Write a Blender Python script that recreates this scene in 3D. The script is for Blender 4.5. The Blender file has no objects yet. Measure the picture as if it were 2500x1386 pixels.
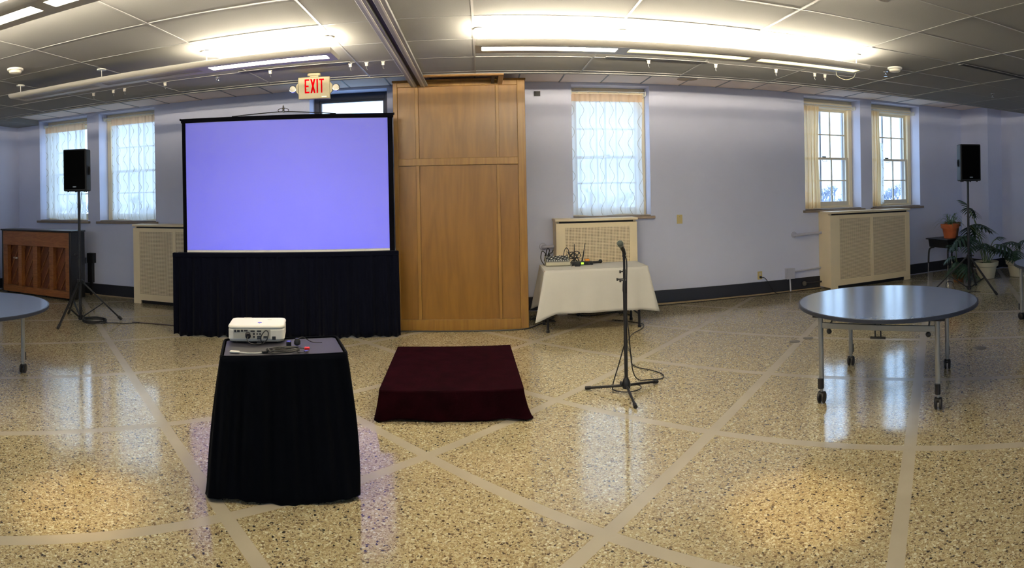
import bpy, bmesh, math, random
from mathutils import Matrix, Vector, noise

random.seed(7)
sc = bpy.context.scene
COL = sc.collection
PI = math.pi

# ------------------------------------------------------------------ camera (phone panorama: cylindrical sweep)
F, HORIZON = 1432.0, 475.0            # focal length and horizon row of the 2500x1386 frame, in pixels
cam_data = bpy.data.cameras.new('camera')
cam = bpy.data.objects.new('camera', cam_data)
COL.objects.link(cam)
sc.camera = cam
cam_data.type = 'PANO'
cam_data.panorama_type = 'CENTRAL_CYLINDRICAL'
cam_data.central_cylindrical_range_u_min = -1250 / F
cam_data.central_cylindrical_range_u_max = 1250 / F
cam_data.central_cylindrical_range_v_min = -(1386 - HORIZON) / F
cam_data.central_cylindrical_range_v_max = HORIZON / F
cam_data.clip_end = 1000
cam.matrix_world = (Matrix.Translation((0, 0, 1.69)) @ Matrix.Rotation(-0.053, 4, 'Z')
                    @ Matrix.Rotation(PI / 2, 4, 'X') @ Matrix.Rotation(-0.0185, 4, 'Z'))

# ------------------------------------------------------------------ view, world
sc.view_settings.view_transform = 'Standard'
sc.view_settings.look = 'None'
sc.view_settings.exposure = 1.74
sc.view_settings.gamma = 1.0
sc.view_settings.use_curve_mapping = False
sc.cycles.use_denoising = True
sc.cycles.max_bounces = 10
sc.cycles.diffuse_bounces = 6
sc.cycles.transparent_max_bounces = 16
sc.cycles.sample_clamp_indirect = 6.0

SKY = (0.50, 0.70, 1.0)
SKY_STRENGTH = 1.3
LAMP = (1.0, 0.87, 0.66)
LAMP_UP = 72.0
LAMP_DOWN = 26.0
world = bpy.data.worlds.new('overcast_sky')
sc.world = world
world.use_nodes = True
wn = world.node_tree.nodes
wn['Background'].inputs[0].default_value = (*SKY, 1)
wn['Background'].inputs[1].default_value = SKY_STRENGTH


# ------------------------------------------------------------------ materials
def lin(c):
    return tuple(((v / 255) / 12.92 if v / 255 <= 0.04045 else ((v / 255 + 0.055) / 1.055) ** 2.4) for v in c)


def newmat(name):
    m = bpy.data.materials.new(name)
    m.use_nodes = True
    nt = m.node_tree
    b = nt.nodes['Principled BSDF']
    return m, nt, b


def N(nt, kind, **kw):
    n = nt.nodes.new(kind)
    for k, v in kw.items():
        setattr(n, k, v)
    return n


def ramp(nt, stops, interp='LINEAR'):
    r = N(nt, 'ShaderNodeValToRGB')
    r.color_ramp.interpolation = interp
    el = r.color_ramp.elements
    while len(el) < len(stops):
        el.new(0.5)
    for e, (p, c) in zip(el, stops):
        e.position = p
        e.color = (*c, 1)
    return r


def pbr(name, col, rough=0.5, metal=0.0, var=0.0, scale=8.0, bump=0.0, bscale=40.0, sheen=0.0, coat=0.0, stretch=None, ior=None):
    m, nt, b = newmat(name)
    c = lin(col)
    b.inputs['Base Color'].default_value = (*c, 1)
    b.inputs['Roughness'].default_value = rough
    b.inputs['Metallic'].default_value = metal
    if rough >= 0.84:
        b.inputs['Specular IOR Level'].default_value = 0.03
    if ior:
        b.inputs['IOR'].default_value = ior
    if sheen:
        b.inputs['Sheen Weight'].default_value = sheen
        b.inputs['Sheen Roughness'].default_value = 0.4
    if coat:
        b.inputs['Coat Weight'].default_value = coat
        b.inputs['Coat Roughness'].default_value = 0.1
    tc = N(nt, 'ShaderNodeTexCoord')
    src = tc.outputs['Object']
    if stretch:
        mp = N(nt, 'ShaderNodeMapping')
        mp.inputs['Scale'].default_value = stretch
        nt.links.new(src, mp.inputs[0])
        src = mp.outputs[0]
    if var:
        nz = N(nt, 'ShaderNodeTexNoise')
        nz.inputs['Scale'].default_value = scale
        nz.inputs['Detail'].default_value = 5
        nt.links.new(src, nz.inputs['Vector'])
        lo = tuple(v * (1 - var) for v in c)
        hi = tuple(min(1, v * (1 + var)) for v in c)
        r = ramp(nt, [(0.3, lo), (0.7, hi)])
        nt.links.new(nz.outputs[0], r.inputs[0])
        nt.links.new(r.outputs[0], b.inputs['Base Color'])
    if bump:
        nb = N(nt, 'ShaderNodeTexNoise')
        nb.inputs['Scale'].default_value = bscale
        nb.inputs['Detail'].default_value = 3
        nt.links.new(src, nb.inputs['Vector'])
        bp = N(nt, 'ShaderNodeBump')
        bp.inputs['Strength'].default_value = bump
        bp.inputs['Distance'].default_value = 0.01
        nt.links.new(nb.outputs[0], bp.inputs['Height'])
        nt.links.new(bp.outputs[0], b.inputs['Normal'])
    return m


def emit(name, col, strength):
    m = bpy.data.materials.new(name)
    m.use_nodes = True
    nt = m.node_tree
    nt.nodes.clear()
    e = N(nt, 'ShaderNodeEmission')
    e.inputs[0].default_value = (*col, 1)
    e.inputs[1].default_value = strength
    o = N(nt, 'ShaderNodeOutputMaterial')
    nt.links.new(e.outputs[0], o.inputs[0])
    return m


def wood(name, dark, light, rough=0.4, grain=(14, 14, 1.2), coat=0.2):
    m, nt, b = newmat(name)
    tc = N(nt, 'ShaderNodeTexCoord')
    mp = N(nt, 'ShaderNodeMapping')
    mp.inputs['Scale'].default_value = grain
    oi = N(nt, 'ShaderNodeObjectInfo')
    vm = N(nt, 'ShaderNodeVectorMath', operation='MULTIPLY_ADD')
    vm.inputs[1].default_value = (1, 1, 1)
    cmb = N(nt, 'ShaderNodeMath', operation='MULTIPLY')
    cmb.inputs[1].default_value = 37.0
    nt.links.new(oi.outputs['Random'], cmb.inputs[0])
    nt.links.new(tc.outputs['Object'], vm.inputs[0])
    nt.links.new(cmb.outputs[0], vm.inputs[2])
    nt.links.new(vm.outputs[0], mp.inputs[0])
    n1 = N(nt, 'ShaderNodeTexNoise')
    n1.inputs['Scale'].default_value = 1.0
    n1.inputs['Detail'].default_value = 3
    n1.inputs['Distortion'].default_value = 0.6
    nt.links.new(mp.outputs[0], n1.inputs['Vector'])
    mu = N(nt, 'ShaderNodeMath', operation='MULTIPLY')
    mu.inputs[1].default_value = 5.0
    nt.links.new(n1.outputs[0], mu.inputs[0])
    fr = N(nt, 'ShaderNodeMath', operation='PINGPONG')
    fr.inputs[1].default_value = 0.5
    nt.links.new(mu.outputs[0], fr.inputs[0])
    n2 = N(nt, 'ShaderNodeTexNoise')
    n2.inputs['Scale'].default_value = 6.0
    n2.inputs['Detail'].default_value = 4
    nt.links.new(mp.outputs[0], n2.inputs['Vector'])
    mx = N(nt, 'ShaderNodeMath', operation='MULTIPLY_ADD')
    mx.inputs[1].default_value = 0.9
    nt.links.new(fr.outputs[0], mx.inputs[0])
    n3 = N(nt, 'ShaderNodeMath', operation='MULTIPLY')
    n3.inputs[1].default_value = 0.7
    nt.links.new(n2.outputs[0], n3.inputs[0])
    nt.links.new(n3.outputs[0], mx.inputs[2])
    r = ramp(nt, [(0.2, lin(dark)), (0.85, lin(light))])
    nt.links.new(mx.outputs[0], r.inputs[0])
    nt.links.new(r.outputs[0], b.inputs['Base Color'])
    b.inputs['Roughness'].default_value = rough
    b.inputs['Coat Weight'].default_value = coat
    b.inputs['Coat Roughness'].default_value = 0.25
    return m


def terrazzo():
    m, nt, b = newmat('terrazzo')
    tc = N(nt, 'ShaderNodeTexCoord')
    chips = []
    base = lin((163, 150, 118))

    def layer(scale, stops, edge):
        v = N(nt, 'ShaderNodeTexVoronoi')
        v.inputs['Scale'].default_value = scale
        nt.links.new(tc.outputs['Object'], v.inputs['Vector'])
        sp = N(nt, 'ShaderNodeSeparateColor')
        nt.links.new(v.outputs['Color'], sp.inputs[0])
        r = ramp(nt, stops, 'CONSTANT')
        nt.links.new(sp.outputs[0], r.inputs[0])
        e = N(nt, 'ShaderNodeTexVoronoi', feature='DISTANCE_TO_EDGE')
        e.inputs['Scale'].default_value = scale
        nt.links.new(tc.outputs['Object'], e.inputs['Vector'])
        g = N(nt, 'ShaderNodeMath', operation='GREATER_THAN')
        g.inputs[1].default_value = edge
        nt.links.new(e.outputs['Distance'], g.inputs[0])
        # second channel decides whether the cell is a chip at all
        return r, g, sp

    r1, g1, s1 = layer(74.0, [(0, lin((58, 53, 50))), (0.06, lin((108, 93, 72))), (0.2, lin((148, 133, 100))),
                              (0.42, lin((165, 154, 119))), (0.68, lin((180, 171, 140))), (0.86, lin((196, 192, 166)))], 0.07)
    r2, g2, s2 = layer(150.0, [(0, lin((81, 74, 64))), (0.10, lin((136, 119, 90))), (0.34, lin((161, 147, 116))),
                               (0.62, lin((176, 166, 133))), (0.85, lin((194, 187, 161)))], 0.05)
    mx = N(nt, 'ShaderNodeMix', data_type='RGBA')
    nt.links.new(g1.outputs[0], mx.inputs[0])
    mx2 = N(nt, 'ShaderNodeMix', data_type='RGBA')
    mx2.inputs[6].default_value = (*base, 1)
    nt.links.new(g2.outputs[0], mx2.inputs[0])
    nt.links.new(r2.outputs[0], mx2.inputs[7])
    nt.links.new(mx2.outputs[2], mx.inputs[6])
    # only part of the large cells are large chips
    gt = N(nt, 'ShaderNodeMath', operation='GREATER_THAN')
    gt.inputs[1].default_value = 0.42
    nt.links.new(s1.outputs[1], gt.inputs[0])
    ml = N(nt, 'ShaderNodeMath', operation='MULTIPLY')
    nt.links.new(g1.outputs[0], ml.inputs[0])
    nt.links.new(gt.outputs[0], ml.inputs[1])
    nt.links.new(ml.outputs[0], mx.inputs[0])
    nt.links.new(r1.outputs[0], mx.inputs[7])
    nt.links.new(mx.outputs[2], b.inputs['Base Color'])
    b.inputs['Roughness'].default_value = 0.17
    b.inputs['IOR'].default_value = 1.9
    nz = N(nt, 'ShaderNodeTexNoise')
    nz.inputs['Scale'].default_value = 3.5
    nz.inputs['Detail'].default_value = 3
    nt.links.new(tc.outputs['Object'], nz.inputs['Vector'])
    bp = N(nt, 'ShaderNodeBump')
    bp.inputs['Strength'].default_value = 0.06
    bp.inputs['Distance'].default_value = 0.02
    nt.links.new(nz.outputs[0], bp.inputs['Height'])
    nt.links.new(bp.outputs[0], b.inputs['Normal'])
    rr = N(nt, 'ShaderNodeMapRange')
    rr.inputs[3].default_value = 0.07
    rr.inputs[4].default_value = 0.14
    nt.links.new(nz.outputs[0], rr.inputs[0])
    nt.links.new(rr.outputs[0], b.inputs['Roughness'])
    return m


def perforated(name, col, hole, pitch):
    """painted sheet with round holes in a square grid, x/z of the object"""
    m, nt, b = newmat(name)
    tc = N(nt, 'ShaderNodeTexCoord')
    sp = N(nt, 'ShaderNodeSeparateXYZ')
    nt.links.new(tc.outputs['Object'], sp.inputs[0])
    outs = []
    for k in (0, 2):
        d = N(nt, 'ShaderNodeMath', operation='PINGPONG')
        d.inputs[1].default_value = pitch / 2
        nt.links.new(sp.outputs[k], d.inputs[0])
        p = N(nt, 'ShaderNodeMath', operation='POWER')
        p.inputs[1].default_value = 2
        nt.links.new(d.outputs[0], p.inputs[0])
        outs.append(p)
    a = N(nt, 'ShaderNodeMath', operation='ADD')
    nt.links.new(outs[0].outputs[0], a.inputs[0])
    nt.links.new(outs[1].outputs[0], a.inputs[1])
    l = N(nt, 'ShaderNodeMath', operation='LESS_THAN')
    l.inputs[1].default_value = (pitch * 0.30) ** 2
    nt.links.new(a.outputs[0], l.inputs[0])
    mx = N(nt, 'ShaderNodeMix', data_type='RGBA')
    mx.inputs[6].default_value = (*lin(col), 1)
    mx.inputs[7].default_value = (*lin(hole), 1)
    nt.links.new(l.outputs[0], mx.inputs[0])
    nt.links.new(mx.outputs[2], b.inputs['Base Color'])
    b.inputs['Roughness'].default_value = 0.5
    return m


def sheer(name, col, clear, wave=True):
    """thin curtain cloth: part see-through, part light-scattering, with stitched wavy lines"""
    m = bpy.data.materials.new(name)
    m.use_nodes = True
    nt = m.node_tree
    nt.nodes.clear()
    out = N(nt, 'ShaderNodeOutputMaterial')
    tr = N(nt, 'ShaderNodeBsdfTransparent')
    tl = N(nt, 'ShaderNodeBsdfTranslucent')
    df = N(nt, 'ShaderNodeBsdfDiffuse')
    c = lin(col)
    tl.inputs[0].default_value = (*c, 1)
    df.inputs[0].default_value = (*c, 1)
    m1 = N(nt, 'ShaderNodeMixShader')
    m1.inputs[0].default_value = 0.68
    nt.links.new(df.outputs[0], m1.inputs[1])
    nt.links.new(tl.outputs[0], m1.inputs[2])
    m2 = N(nt, 'ShaderNodeMixShader')
    nt.links.new(m1.outputs[0], m2.inputs[1])
    nt.links.new(tr.outputs[0], m2.inputs[2])
    m2.inputs[0].default_value = clear
    nt.links.new(m2.outputs[0], out.inputs[0])
    if wave:
        uv = N(nt, 'ShaderNodeUVMap')
        sp = N(nt, 'ShaderNodeSeparateXYZ')
        nt.links.new(uv.outputs[0], sp.inputs[0])
        s = N(nt, 'ShaderNodeMath', operation='MULTIPLY')
        s.inputs[1].default_value = 2 * PI / 0.33
        nt.links.new(sp.outputs[1], s.inputs[0])
        sn = N(nt, 'ShaderNodeMath', operation='SINE')
        nt.links.new(s.outputs[0], sn.inputs[0])
        am = N(nt, 'ShaderNodeMath', operation='MULTIPLY')
        am.inputs[1].default_value = 0.034
        nt.links.new(sn.outputs[0], am.inputs[0])
        ad = N(nt, 'ShaderNodeMath', operation='ADD')
        nt.links.new(sp.outputs[0], ad.inputs[0])
        nt.links.new(am.outputs[0], ad.inputs[1])
        pp = N(nt, 'ShaderNodeMath', operation='PINGPONG')
        pp.inputs[1].default_value = 0.075
        nt.links.new(ad.outputs[0], pp.inputs[0])
        lt = N(nt, 'ShaderNodeMath', operation='LESS_THAN')
        lt.inputs[1].default_value = 0.0036
        nt.links.new(pp.outputs[0], lt.inputs[0])
        mc = N(nt, 'ShaderNodeMix', data_type='RGBA')
        mc.inputs[6].default_value = (*c, 1)
        mc.inputs[7].default_value = (*lin((186, 174, 150)), 1)
        nt.links.new(lt.outputs[0], mc.inputs[0])
        nt.links.new(mc.outputs[2], tl.inputs[0])
        nt.links.new(mc.outputs[2], df.inputs[0])
        cl = N(nt, 'ShaderNodeMath', operation='MULTIPLY_ADD')
        cl.inputs[1].default_value = -clear * 0.85
        cl.inputs[2].default_value = clear
        nt.links.new(lt.outputs[0], cl.inputs[0])
        nt.links.new(cl.outputs[0], m2.inputs[0])
    return m


def glass_pane():
    m = bpy.data.materials.new('window_glass')
    m.use_nodes = True
    nt = m.node_tree
    nt.nodes.clear()
    out = N(nt, 'ShaderNodeOutputMaterial')
    tr = N(nt, 'ShaderNodeBsdfTransparent')
    tr.inputs[0].default_value = (0.96, 0.98, 0.98, 1)
    gl = N(nt, 'ShaderNodeBsdfGlossy')
    gl.inputs['Roughness'].default_value = 0.02
    mx = N(nt, 'ShaderNodeMixShader')
    mx.inputs[0].default_value = 0.05
    nt.links.new(tr.outputs[0], mx.inputs[1])
    nt.links.new(gl.outputs[0], mx.inputs[2])
    nt.links.new(mx.outputs[0], out.inputs[0])
    return m


M = {
    'terrazzo': terrazzo(),
    'strip': pbr('terrazzo_strip', (164, 156, 140), 0.2, var=0.10, scale=2.2, ior=1.5),
    'wall': pbr('wall_paint', (214, 219, 242), 0.55, var=0.05, scale=0.8, bump=0.05, bscale=60),
    'base': pbr('baseboard_black', (38, 39, 46), 0.35),
    'tan': pbr('tan_curb', (160, 140, 110), 0.5),
    'tile': pbr('ceiling_tile', (145, 145, 144), 0.9, var=0.05, scale=160, bump=0.12, bscale=220),
    'tile_lamplit': pbr('lamplit_pocket_tile', (240, 226, 216), 0.9, bump=0.1, bscale=220),  # warm lamp glow on the pocket ceiling put into the tile colour
    'tbar': pbr('ceiling_grid', (138, 138, 137), 0.5),
    'cream': pbr('cream_paint', (246, 229, 192), 0.45, var=0.03, scale=3),
    'sash': pbr('sash_paint', (226, 216, 192), 0.45),
    'sill': pbr('sill_stone', (150, 134, 118), 0.45, var=0.1, scale=12),
    'darkframe': pbr('dark_frame', (38, 42, 58), 0.4),
    'glass': glass_pane(),
    'perf': perforated('perforated_metal', (244, 226, 190), (124, 108, 82), 0.021),
    'oak': wood('golden_oak', (117, 80, 22), (132, 93, 30), 0.4, (4, 4, 0.45)),
    'oak_frame': wood('oak_frame', (126, 88, 30), (142, 104, 38), 0.4, (9, 9, 0.6)),
    'piano': wood('piano_back_wood', (122, 72, 34), (150, 94, 48), 0.45, (2, 10, 10)),
    'soundboard': wood('soundboard_wood', (104, 58, 34), (124, 72, 44), 0.5, (10, 4, 3)),
    'black': pbr('black_plastic', (22, 22, 24), 0.45),
    'blackmetal': pbr('black_metal', (26, 26, 28), 0.38, 0.0),
    'piano_black': pbr('piano_black', (24, 22, 22), 0.35, coat=0.3),
    'spk': pbr('speaker_shell', (20, 21, 24), 0.6, bump=0.2, bscale=300),
    'spk_grille': pbr('speaker_grille', (10, 10, 11), 0.85, bump=0.5, bscale=500),
    'grey': pbr('grey_metal', (150, 152, 150), 0.35, 0.6),
    'silver': pbr('chrome', (200, 200, 200), 0.15, 1.0),
    'white': pbr('white_plastic', (226, 224, 214), 0.35),
    'offwhite': pbr('offwhite_plastic', (210, 204, 188), 0.45),
    'ivory': pbr('ivory_plate', (206, 188, 132), 0.4),
    'fixture': pbr('fixture_enamel', (186, 182, 172), 0.4),
    'pipe': pbr('painted_pipe', (190, 192, 208), 0.4),
    'cloth': pbr('white_tablecloth', (202, 200, 194), 0.85, var=0.02, scale=4, bump=0.05, bscale=30),
    'blackcloth': pbr('black_skirt_cloth', (7, 9, 15), 0.95, sheen=0.04),
    'navycloth': pbr('screen_skirt_cloth', (10, 12, 24), 0.95, sheen=0.05),
    'velvet': pbr('maroon_velvet', (27, 4, 10), 0.9, var=0.35, scale=9, bump=0.1, bscale=60),
    'ply': pbr('riser_plywood', (150, 120, 80), 0.6),
    'screen': pbr('screen_white', (118, 118, 125), 0.7),
    'screenborder': pbr('screen_border', (10, 10, 16), 0.85),
    'laminate': pbr('blue_grey_laminate', (84, 98, 128), 0.16, var=0.05, scale=26, ior=1.5),
    'darkedge': pbr('dark_edge_band', (36, 42, 58), 0.4),
    'greypanel': pbr('cart_top_laminate', (40, 40, 50), 0.5),
    'terracotta': pbr('terracotta', (190, 98, 50), 0.7, var=0.12, scale=14),
    'terracotta2': pbr('weathered_terracotta', (130, 88, 50), 0.75, var=0.15, scale=14),
    'whitepot': pbr('cream_pot', (206, 200, 176), 0.5),
    'soil': pbr('potting_soil', (50, 36, 26), 0.95, bump=0.6, bscale=80),
    'leaf': pbr('dark_leaf', (44, 72, 50), 0.4, var=0.3, scale=10),
    'leaf2': pbr('spider_leaf', (84, 116, 70), 0.45, var=0.3, scale=12),
    'stem': pbr('plant_stem', (90, 110, 70), 0.5),
    'red': pbr('exit_red', (200, 0, 12), 0.85),
    'exitcase': pbr('exit_case', (158, 148, 116), 0.45),
    'redplug': pbr('red_plastic', (200, 30, 34), 0.35),
    'green_led': emit('green_display', lin((150, 210, 60)), 0.8),
    'orange': pbr('orange_plastic', (214, 140, 50), 0.4),
    'mixer': pbr('mixer_shell', (176, 172, 150), 0.45, var=0.04, scale=9),
    'mixer_panel': pbr('mixer_panel', (88, 92, 92), 0.5),
    'knobwhite': pbr('knob_white', (214, 214, 206), 0.4),
    'mesh_steel': pbr('mic_mesh', (92, 102, 98), 0.35, 0.7, bump=0.8, bscale=600),
    'brass': pbr('brass_cover', (96, 90, 78), 0.5, 0.0),
    'ports': pbr('port_black', (30, 30, 34), 0.5),
    'portpanel': pbr('port_panel', (178, 176, 164), 0.5),
    'bluelabel': pbr('blue_button', (100, 100, 226), 0.4),
    'lamp_up': emit('tube_up', LAMP, LAMP_UP),
    'lamp_down': emit('diffuser_lit', (1.0, 0.87, 0.62), LAMP_DOWN),
    'lamp_down_soft': emit('diffuser_lit_soft', (1.0, 0.87, 0.62), LAMP_DOWN * 0.3),
    'lamp_down_warm': emit('diffuser_lit_warm', (1.0, 0.84, 0.36), 1.0),
    'lamp_off': pbr('diffuser_unlit', (160, 156, 148), 0.5),
    'slot': pbr('slot_black', (20, 18, 18), 0.6),
    'sheer': sheer('sheer_white', (248, 248, 244), 0.14),
    'sheer_plain': sheer('sheer_hem', (242, 212, 176), 0.06, False),
    'curtain': sheer('cream_curtain', (240, 208, 154), 0.03, False),
    'bark': pbr('hazy_bark', (150, 156, 172), 0.9),  # distance haze put into the bark colour
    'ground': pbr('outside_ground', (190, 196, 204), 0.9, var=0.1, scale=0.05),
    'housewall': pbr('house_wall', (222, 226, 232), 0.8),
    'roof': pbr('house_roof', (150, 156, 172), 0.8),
    'cordbrown': pbr('cord_cover', (70, 50, 40), 0.5),
    'stain': pbr('water_stain', (176, 160, 140), 0.9),
}


# ------------------------------------------------------------------ mesh helpers
class MB:
    def __init__(s):
        s.v, s.f, s.uv = [], [], None

    def add(s, vs, fs):
        o = len(s.v)
        s.v += [tuple(v) for v in vs]
        s.f += [tuple(i + o for i in f) for f in fs]
        return s

    def box(s, x0, x1, y0, y1, z0, z1):
        return s.add([(x0, y0, z0), (x1, y0, z0), (x1, y1, z0), (x0, y1, z0), (x0, y0, z1), (x1, y0, z1), (x1, y1, z1), (x0, y1, z1)],
                     [(0, 3, 2, 1), (4, 5, 6, 7), (0, 1, 5, 4), (1, 2, 6, 5), (2, 3, 7, 6), (3, 0, 4, 7)])

    def bar(s, p0, p1, w, h, up=(0, 0, 1)):
        """box section w x h swept from p0 to p1"""
        p0, p1 = Vector(p0), Vector(p1)
        d = (p1 - p0).normalized()
        u = Vector(up)
        if abs(d.dot(u)) > 0.99:
            u = Vector((0, 1, 0))
        a = d.cross(u).normalized()
        b = a.cross(d)
        vs = []
        for p in (p0, p1):
            for i, j in ((-1, -1), (1, -1), (1, 1), (-1, 1)):
                vs.append(p + a * i * w / 2 + b * j * h / 2)
        return s.add(vs, [(0, 1, 2, 3), (7, 6, 5, 4), (0, 4, 5, 1), (1, 5, 6, 2), (2, 6, 7, 3), (3, 7, 4, 0)])

    def tube(s, pts, r, n=8, caps=True):
        pts = [Vector(p) for p in pts]
        rs = r if isinstance(r, (list, tuple)) else [r] * len(pts)
        prev = None
        rings = []
        o = len(s.v)
        for i, p in enumerate(pts):
            a = pts[max(i - 1, 0)]
            b = pts[min(i + 1, len(pts) - 1)]
            d = (b - a)
            d = d.normalized() if d.length > 1e-9 else Vector((0, 0, 1))
            if prev is None:
                u = Vector((0, 0, 1)) if abs(d.z) < 0.9 else Vector((1, 0, 0))
                x = d.cross(u).normalized()
            else:
                x = (prev - d * prev.dot(d))
                x = x.normalized() if x.length > 1e-6 else d.orthogonal().normalized()
            prev = x
            y = d.cross(x)
            for k in range(n):
                t = 2 * PI * k / n
                s.v.append(tuple(p + (x * math.cos(t) + y * math.sin(t)) * rs[i]))
        for i in range(len(pts) - 1):
            for k in range(n):
                k2 = (k + 1) % n
                s.f.append((o + i * n + k, o + i * n + k2, o + (i + 1) * n + k2, o + (i + 1) * n + k))
        if caps:
            s.f.append(tuple(o + k for k in range(n))[::-1])
            s.f.append(tuple(o + (len(pts) - 1) * n + k for k in range(n)))
        return s

    def cyl(s, p0, p1, r, r1=None, n=14):
        return s.tube([p0, p1], [r, r if r1 is None else r1], n)

    def lathe(s, prof, n=24, c=(0, 0, 0), axis='Z'):
        o = len(s.v)
        for r, h in prof:
            for k in range(n):
                t = 2 * PI * k / n
                p = (r * math.cos(t), r * math.sin(t), h)
                if axis == 'Y':
                    p = (p[0], h, p[1])
                elif axis == 'X':
                    p = (h, p[0], p[1])
                s.v.append((p[0] + c[0], p[1] + c[1], p[2] + c[2]))
        for i in range(len(prof) - 1):
            for k in range(n):
                k2 = (k + 1) % n
                s.f.append((o + i * n + k, o + i * n + k2, o + (i + 1) * n + k2, o + (i + 1) * n + k))
        s.f.append(tuple(o + k for k in range(n))[::-1])
        s.f.append(tuple(o + (len(prof) - 1) * n + k for k in range(n)))
        return s

    def prism(s, poly, z0, z1, axis='Z'):
        n = len(poly)
        mp = {'Z': lambda a, b, c: (a, b, c), 'Y': lambda a, b, c: (a, c, b), 'X': lambda a, b, c: (c, a, b)}[axis]
        vs = [mp(p[0], p[1], z0) for p in poly] + [mp(p[0], p[1], z1) for p in poly]
        fs = [tuple(range(n))[::-1], tuple(range(n, 2 * n))]
        for k in range(n):
            fs.append((k, (k + 1) % n, n + (k + 1) % n, n + k))
        return s.add(vs, fs)

    def grid(s, fn, nu, nv, closed_u=False):
        o = len(s.v)
        uvs = []
        for j in range(nv + 1):
            for i in range(nu + (0 if closed_u else 1)):
                s.v.append(tuple(fn(i / nu, j / nv)))
        w = nu if closed_u else nu + 1
        for j in range(nv):
            for i in range(nu):
                i2 = (i + 1) % w
                s.f.append((o + j * w + i, o + j * w + i2, o + (j + 1) * w + i2, o + (j + 1) * w + i))
        return s

    def ball(s, c, r, n=12, m=8, sq=(1, 1, 1)):
        prof = [(max(1e-4, math.sin(PI * k / m)), -math.cos(PI * k / m)) for k in range(m + 1)]
        o = len(s.v)
        s.lathe(prof, n)
        for i in range(o, len(s.v)):
            v = s.v[i]
            s.v[i] = (c[0] + v[0] * r * sq[0], c[1] + v[1] * r * sq[1], c[2] + v[2] * r * sq[2])
        return s

    def xf(s, mat):
        s.v = [tuple(mat @ Vector(v)) for v in s.v]
        return s

    def mesh(s, name, mat, smooth=True, angle=35, fix=True):
        me = bpy.data.meshes.new(name)
        me.from_pydata(s.v, [], s.f)
        if fix:
            bm = bmesh.new()
            bm.from_mesh(me)
            bmesh.ops.recalc_face_normals(bm, faces=bm.faces)
            bm.to_mesh(me)
            bm.free()
        me.materials.append(M[mat] if isinstance(mat, str) else mat)
        if smooth:
            me.polygons.foreach_set('use_smooth', [True] * len(me.polygons))
            me.set_sharp_from_angle(angle=math.radians(angle))
        return me

    def build(s, name, mat, parent=None, bevel=0.0, smooth=True, angle=35, segs=2, fix=True):
        o = bpy.data.objects.new(name, s.mesh(name, mat, smooth, angle, fix))
        COL.objects.link(o)
        if parent:
            o.parent = parent
        if bevel:
            b = o.modifiers.new('bevel', 'BEVEL')
            b.width = bevel
            b.segments = segs
            b.limit_method = 'ANGLE'
            b.angle_limit = math.radians(40)
        return o


def link_mesh(name, me, parent=None, loc=(0, 0, 0), rot=(0, 0, 0)):
    o = bpy.data.objects.new(name, me)
    COL.objects.link(o)
    o.parent = parent
    o.location = loc
    o.rotation_euler = rot
    return o


def thing(name, label, cat, loc=(0, 0, 0), rz=0.0, group=None):
    o = bpy.data.objects.new(name, None)
    COL.objects.link(o)
    o.empty_display_size = 0.1
    o.location = loc
    o.rotation_euler = (0, 0, rz)
    return tag(o, label, cat, group)


def tag(o, label, cat, group=None):
    o['label'] = label
    o['category'] = cat
    if group:
        o['group'] = group
    return o


def struct(o, label=None):
    o['kind'] = 'structure'
    if label:
        o['label'] = label
    return o


def sroot(name, loc=(0, 0, 0), label=None):
    o = bpy.data.objects.new(name, None)
    COL.objects.link(o)
    o.empty_display_size = 0.1
    o.location = loc
    return struct(o, label)


def copy_tree(o, parent=None):
    c = o.copy()
    COL.objects.link(c)
    c.parent = parent
    for ch in list(o.children):
        copy_tree(ch, c)
    return c


def arc(c, r, a0, a1, n, z=0.0, tilt=0.0):
    return [(c[0] + r * math.cos(a0 + (a1 - a0) * k / n), c[1] + r * math.sin(a0 + (a1 - a0) * k / n), z + tilt * math.sin(k)) for k in range(n + 1)]


def smooth_path(pts, sub=6):
    """Catmull-Rom through the points"""
    P = [Vector(p) for p in pts]
    out = []
    for i in range(len(P) - 1):
        p0, p1, p2, p3 = P[max(i - 1, 0)], P[i], P[i + 1], P[min(i + 2, len(P) - 1)]
        for k in range(sub):
            t = k / sub
            out.append(0.5 * ((2 * p1) + (-p0 + p2) * t + (2 * p0 - 5 * p1 + 4 * p2 - p3) * t * t + (-p0 + 3 * p1 - 3 * p2 + p3) * t ** 3))
    out.append(P[-1])
    return out


# ------------------------------------------------------------------ room
XL, XR, YB, YW = -8.49, 9.5, -3.2, 8.46
CZ, PZ, YP = 3.09, 3.31, 6.80          # main ceiling height, window-pocket ceiling height, pocket edge
WT = 0.45

# floor: strip-coloured base with raised terrazzo panels laid on the diagonal
floor = struct(MB().box(XL - 0.3, XR + 0.3, YB - 0.5, YW + 0.5, -0.2, -0.001).build('floor', 'strip'),
               'speckled tan terrazzo floor in diagonal squares')


def clip(poly, a, b, c):
    """keep a*x+b*y<=c"""
    out = []
    for i in range(len(poly)):
        p, q = poly[i], poly[(i + 1) % len(poly)]
        dp, dq = a * p[0] + b * p[1] - c, a * q[0] + b * q[1] - c
        if dp <= 0:
            out.append(p)
        if dp * dq < 0:
            t = dp / (dp - dq)
            out.append((p[0] + (q[0] - p[0]) * t, p[1] + (q[1] - p[1]) * t))
    return out


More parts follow.
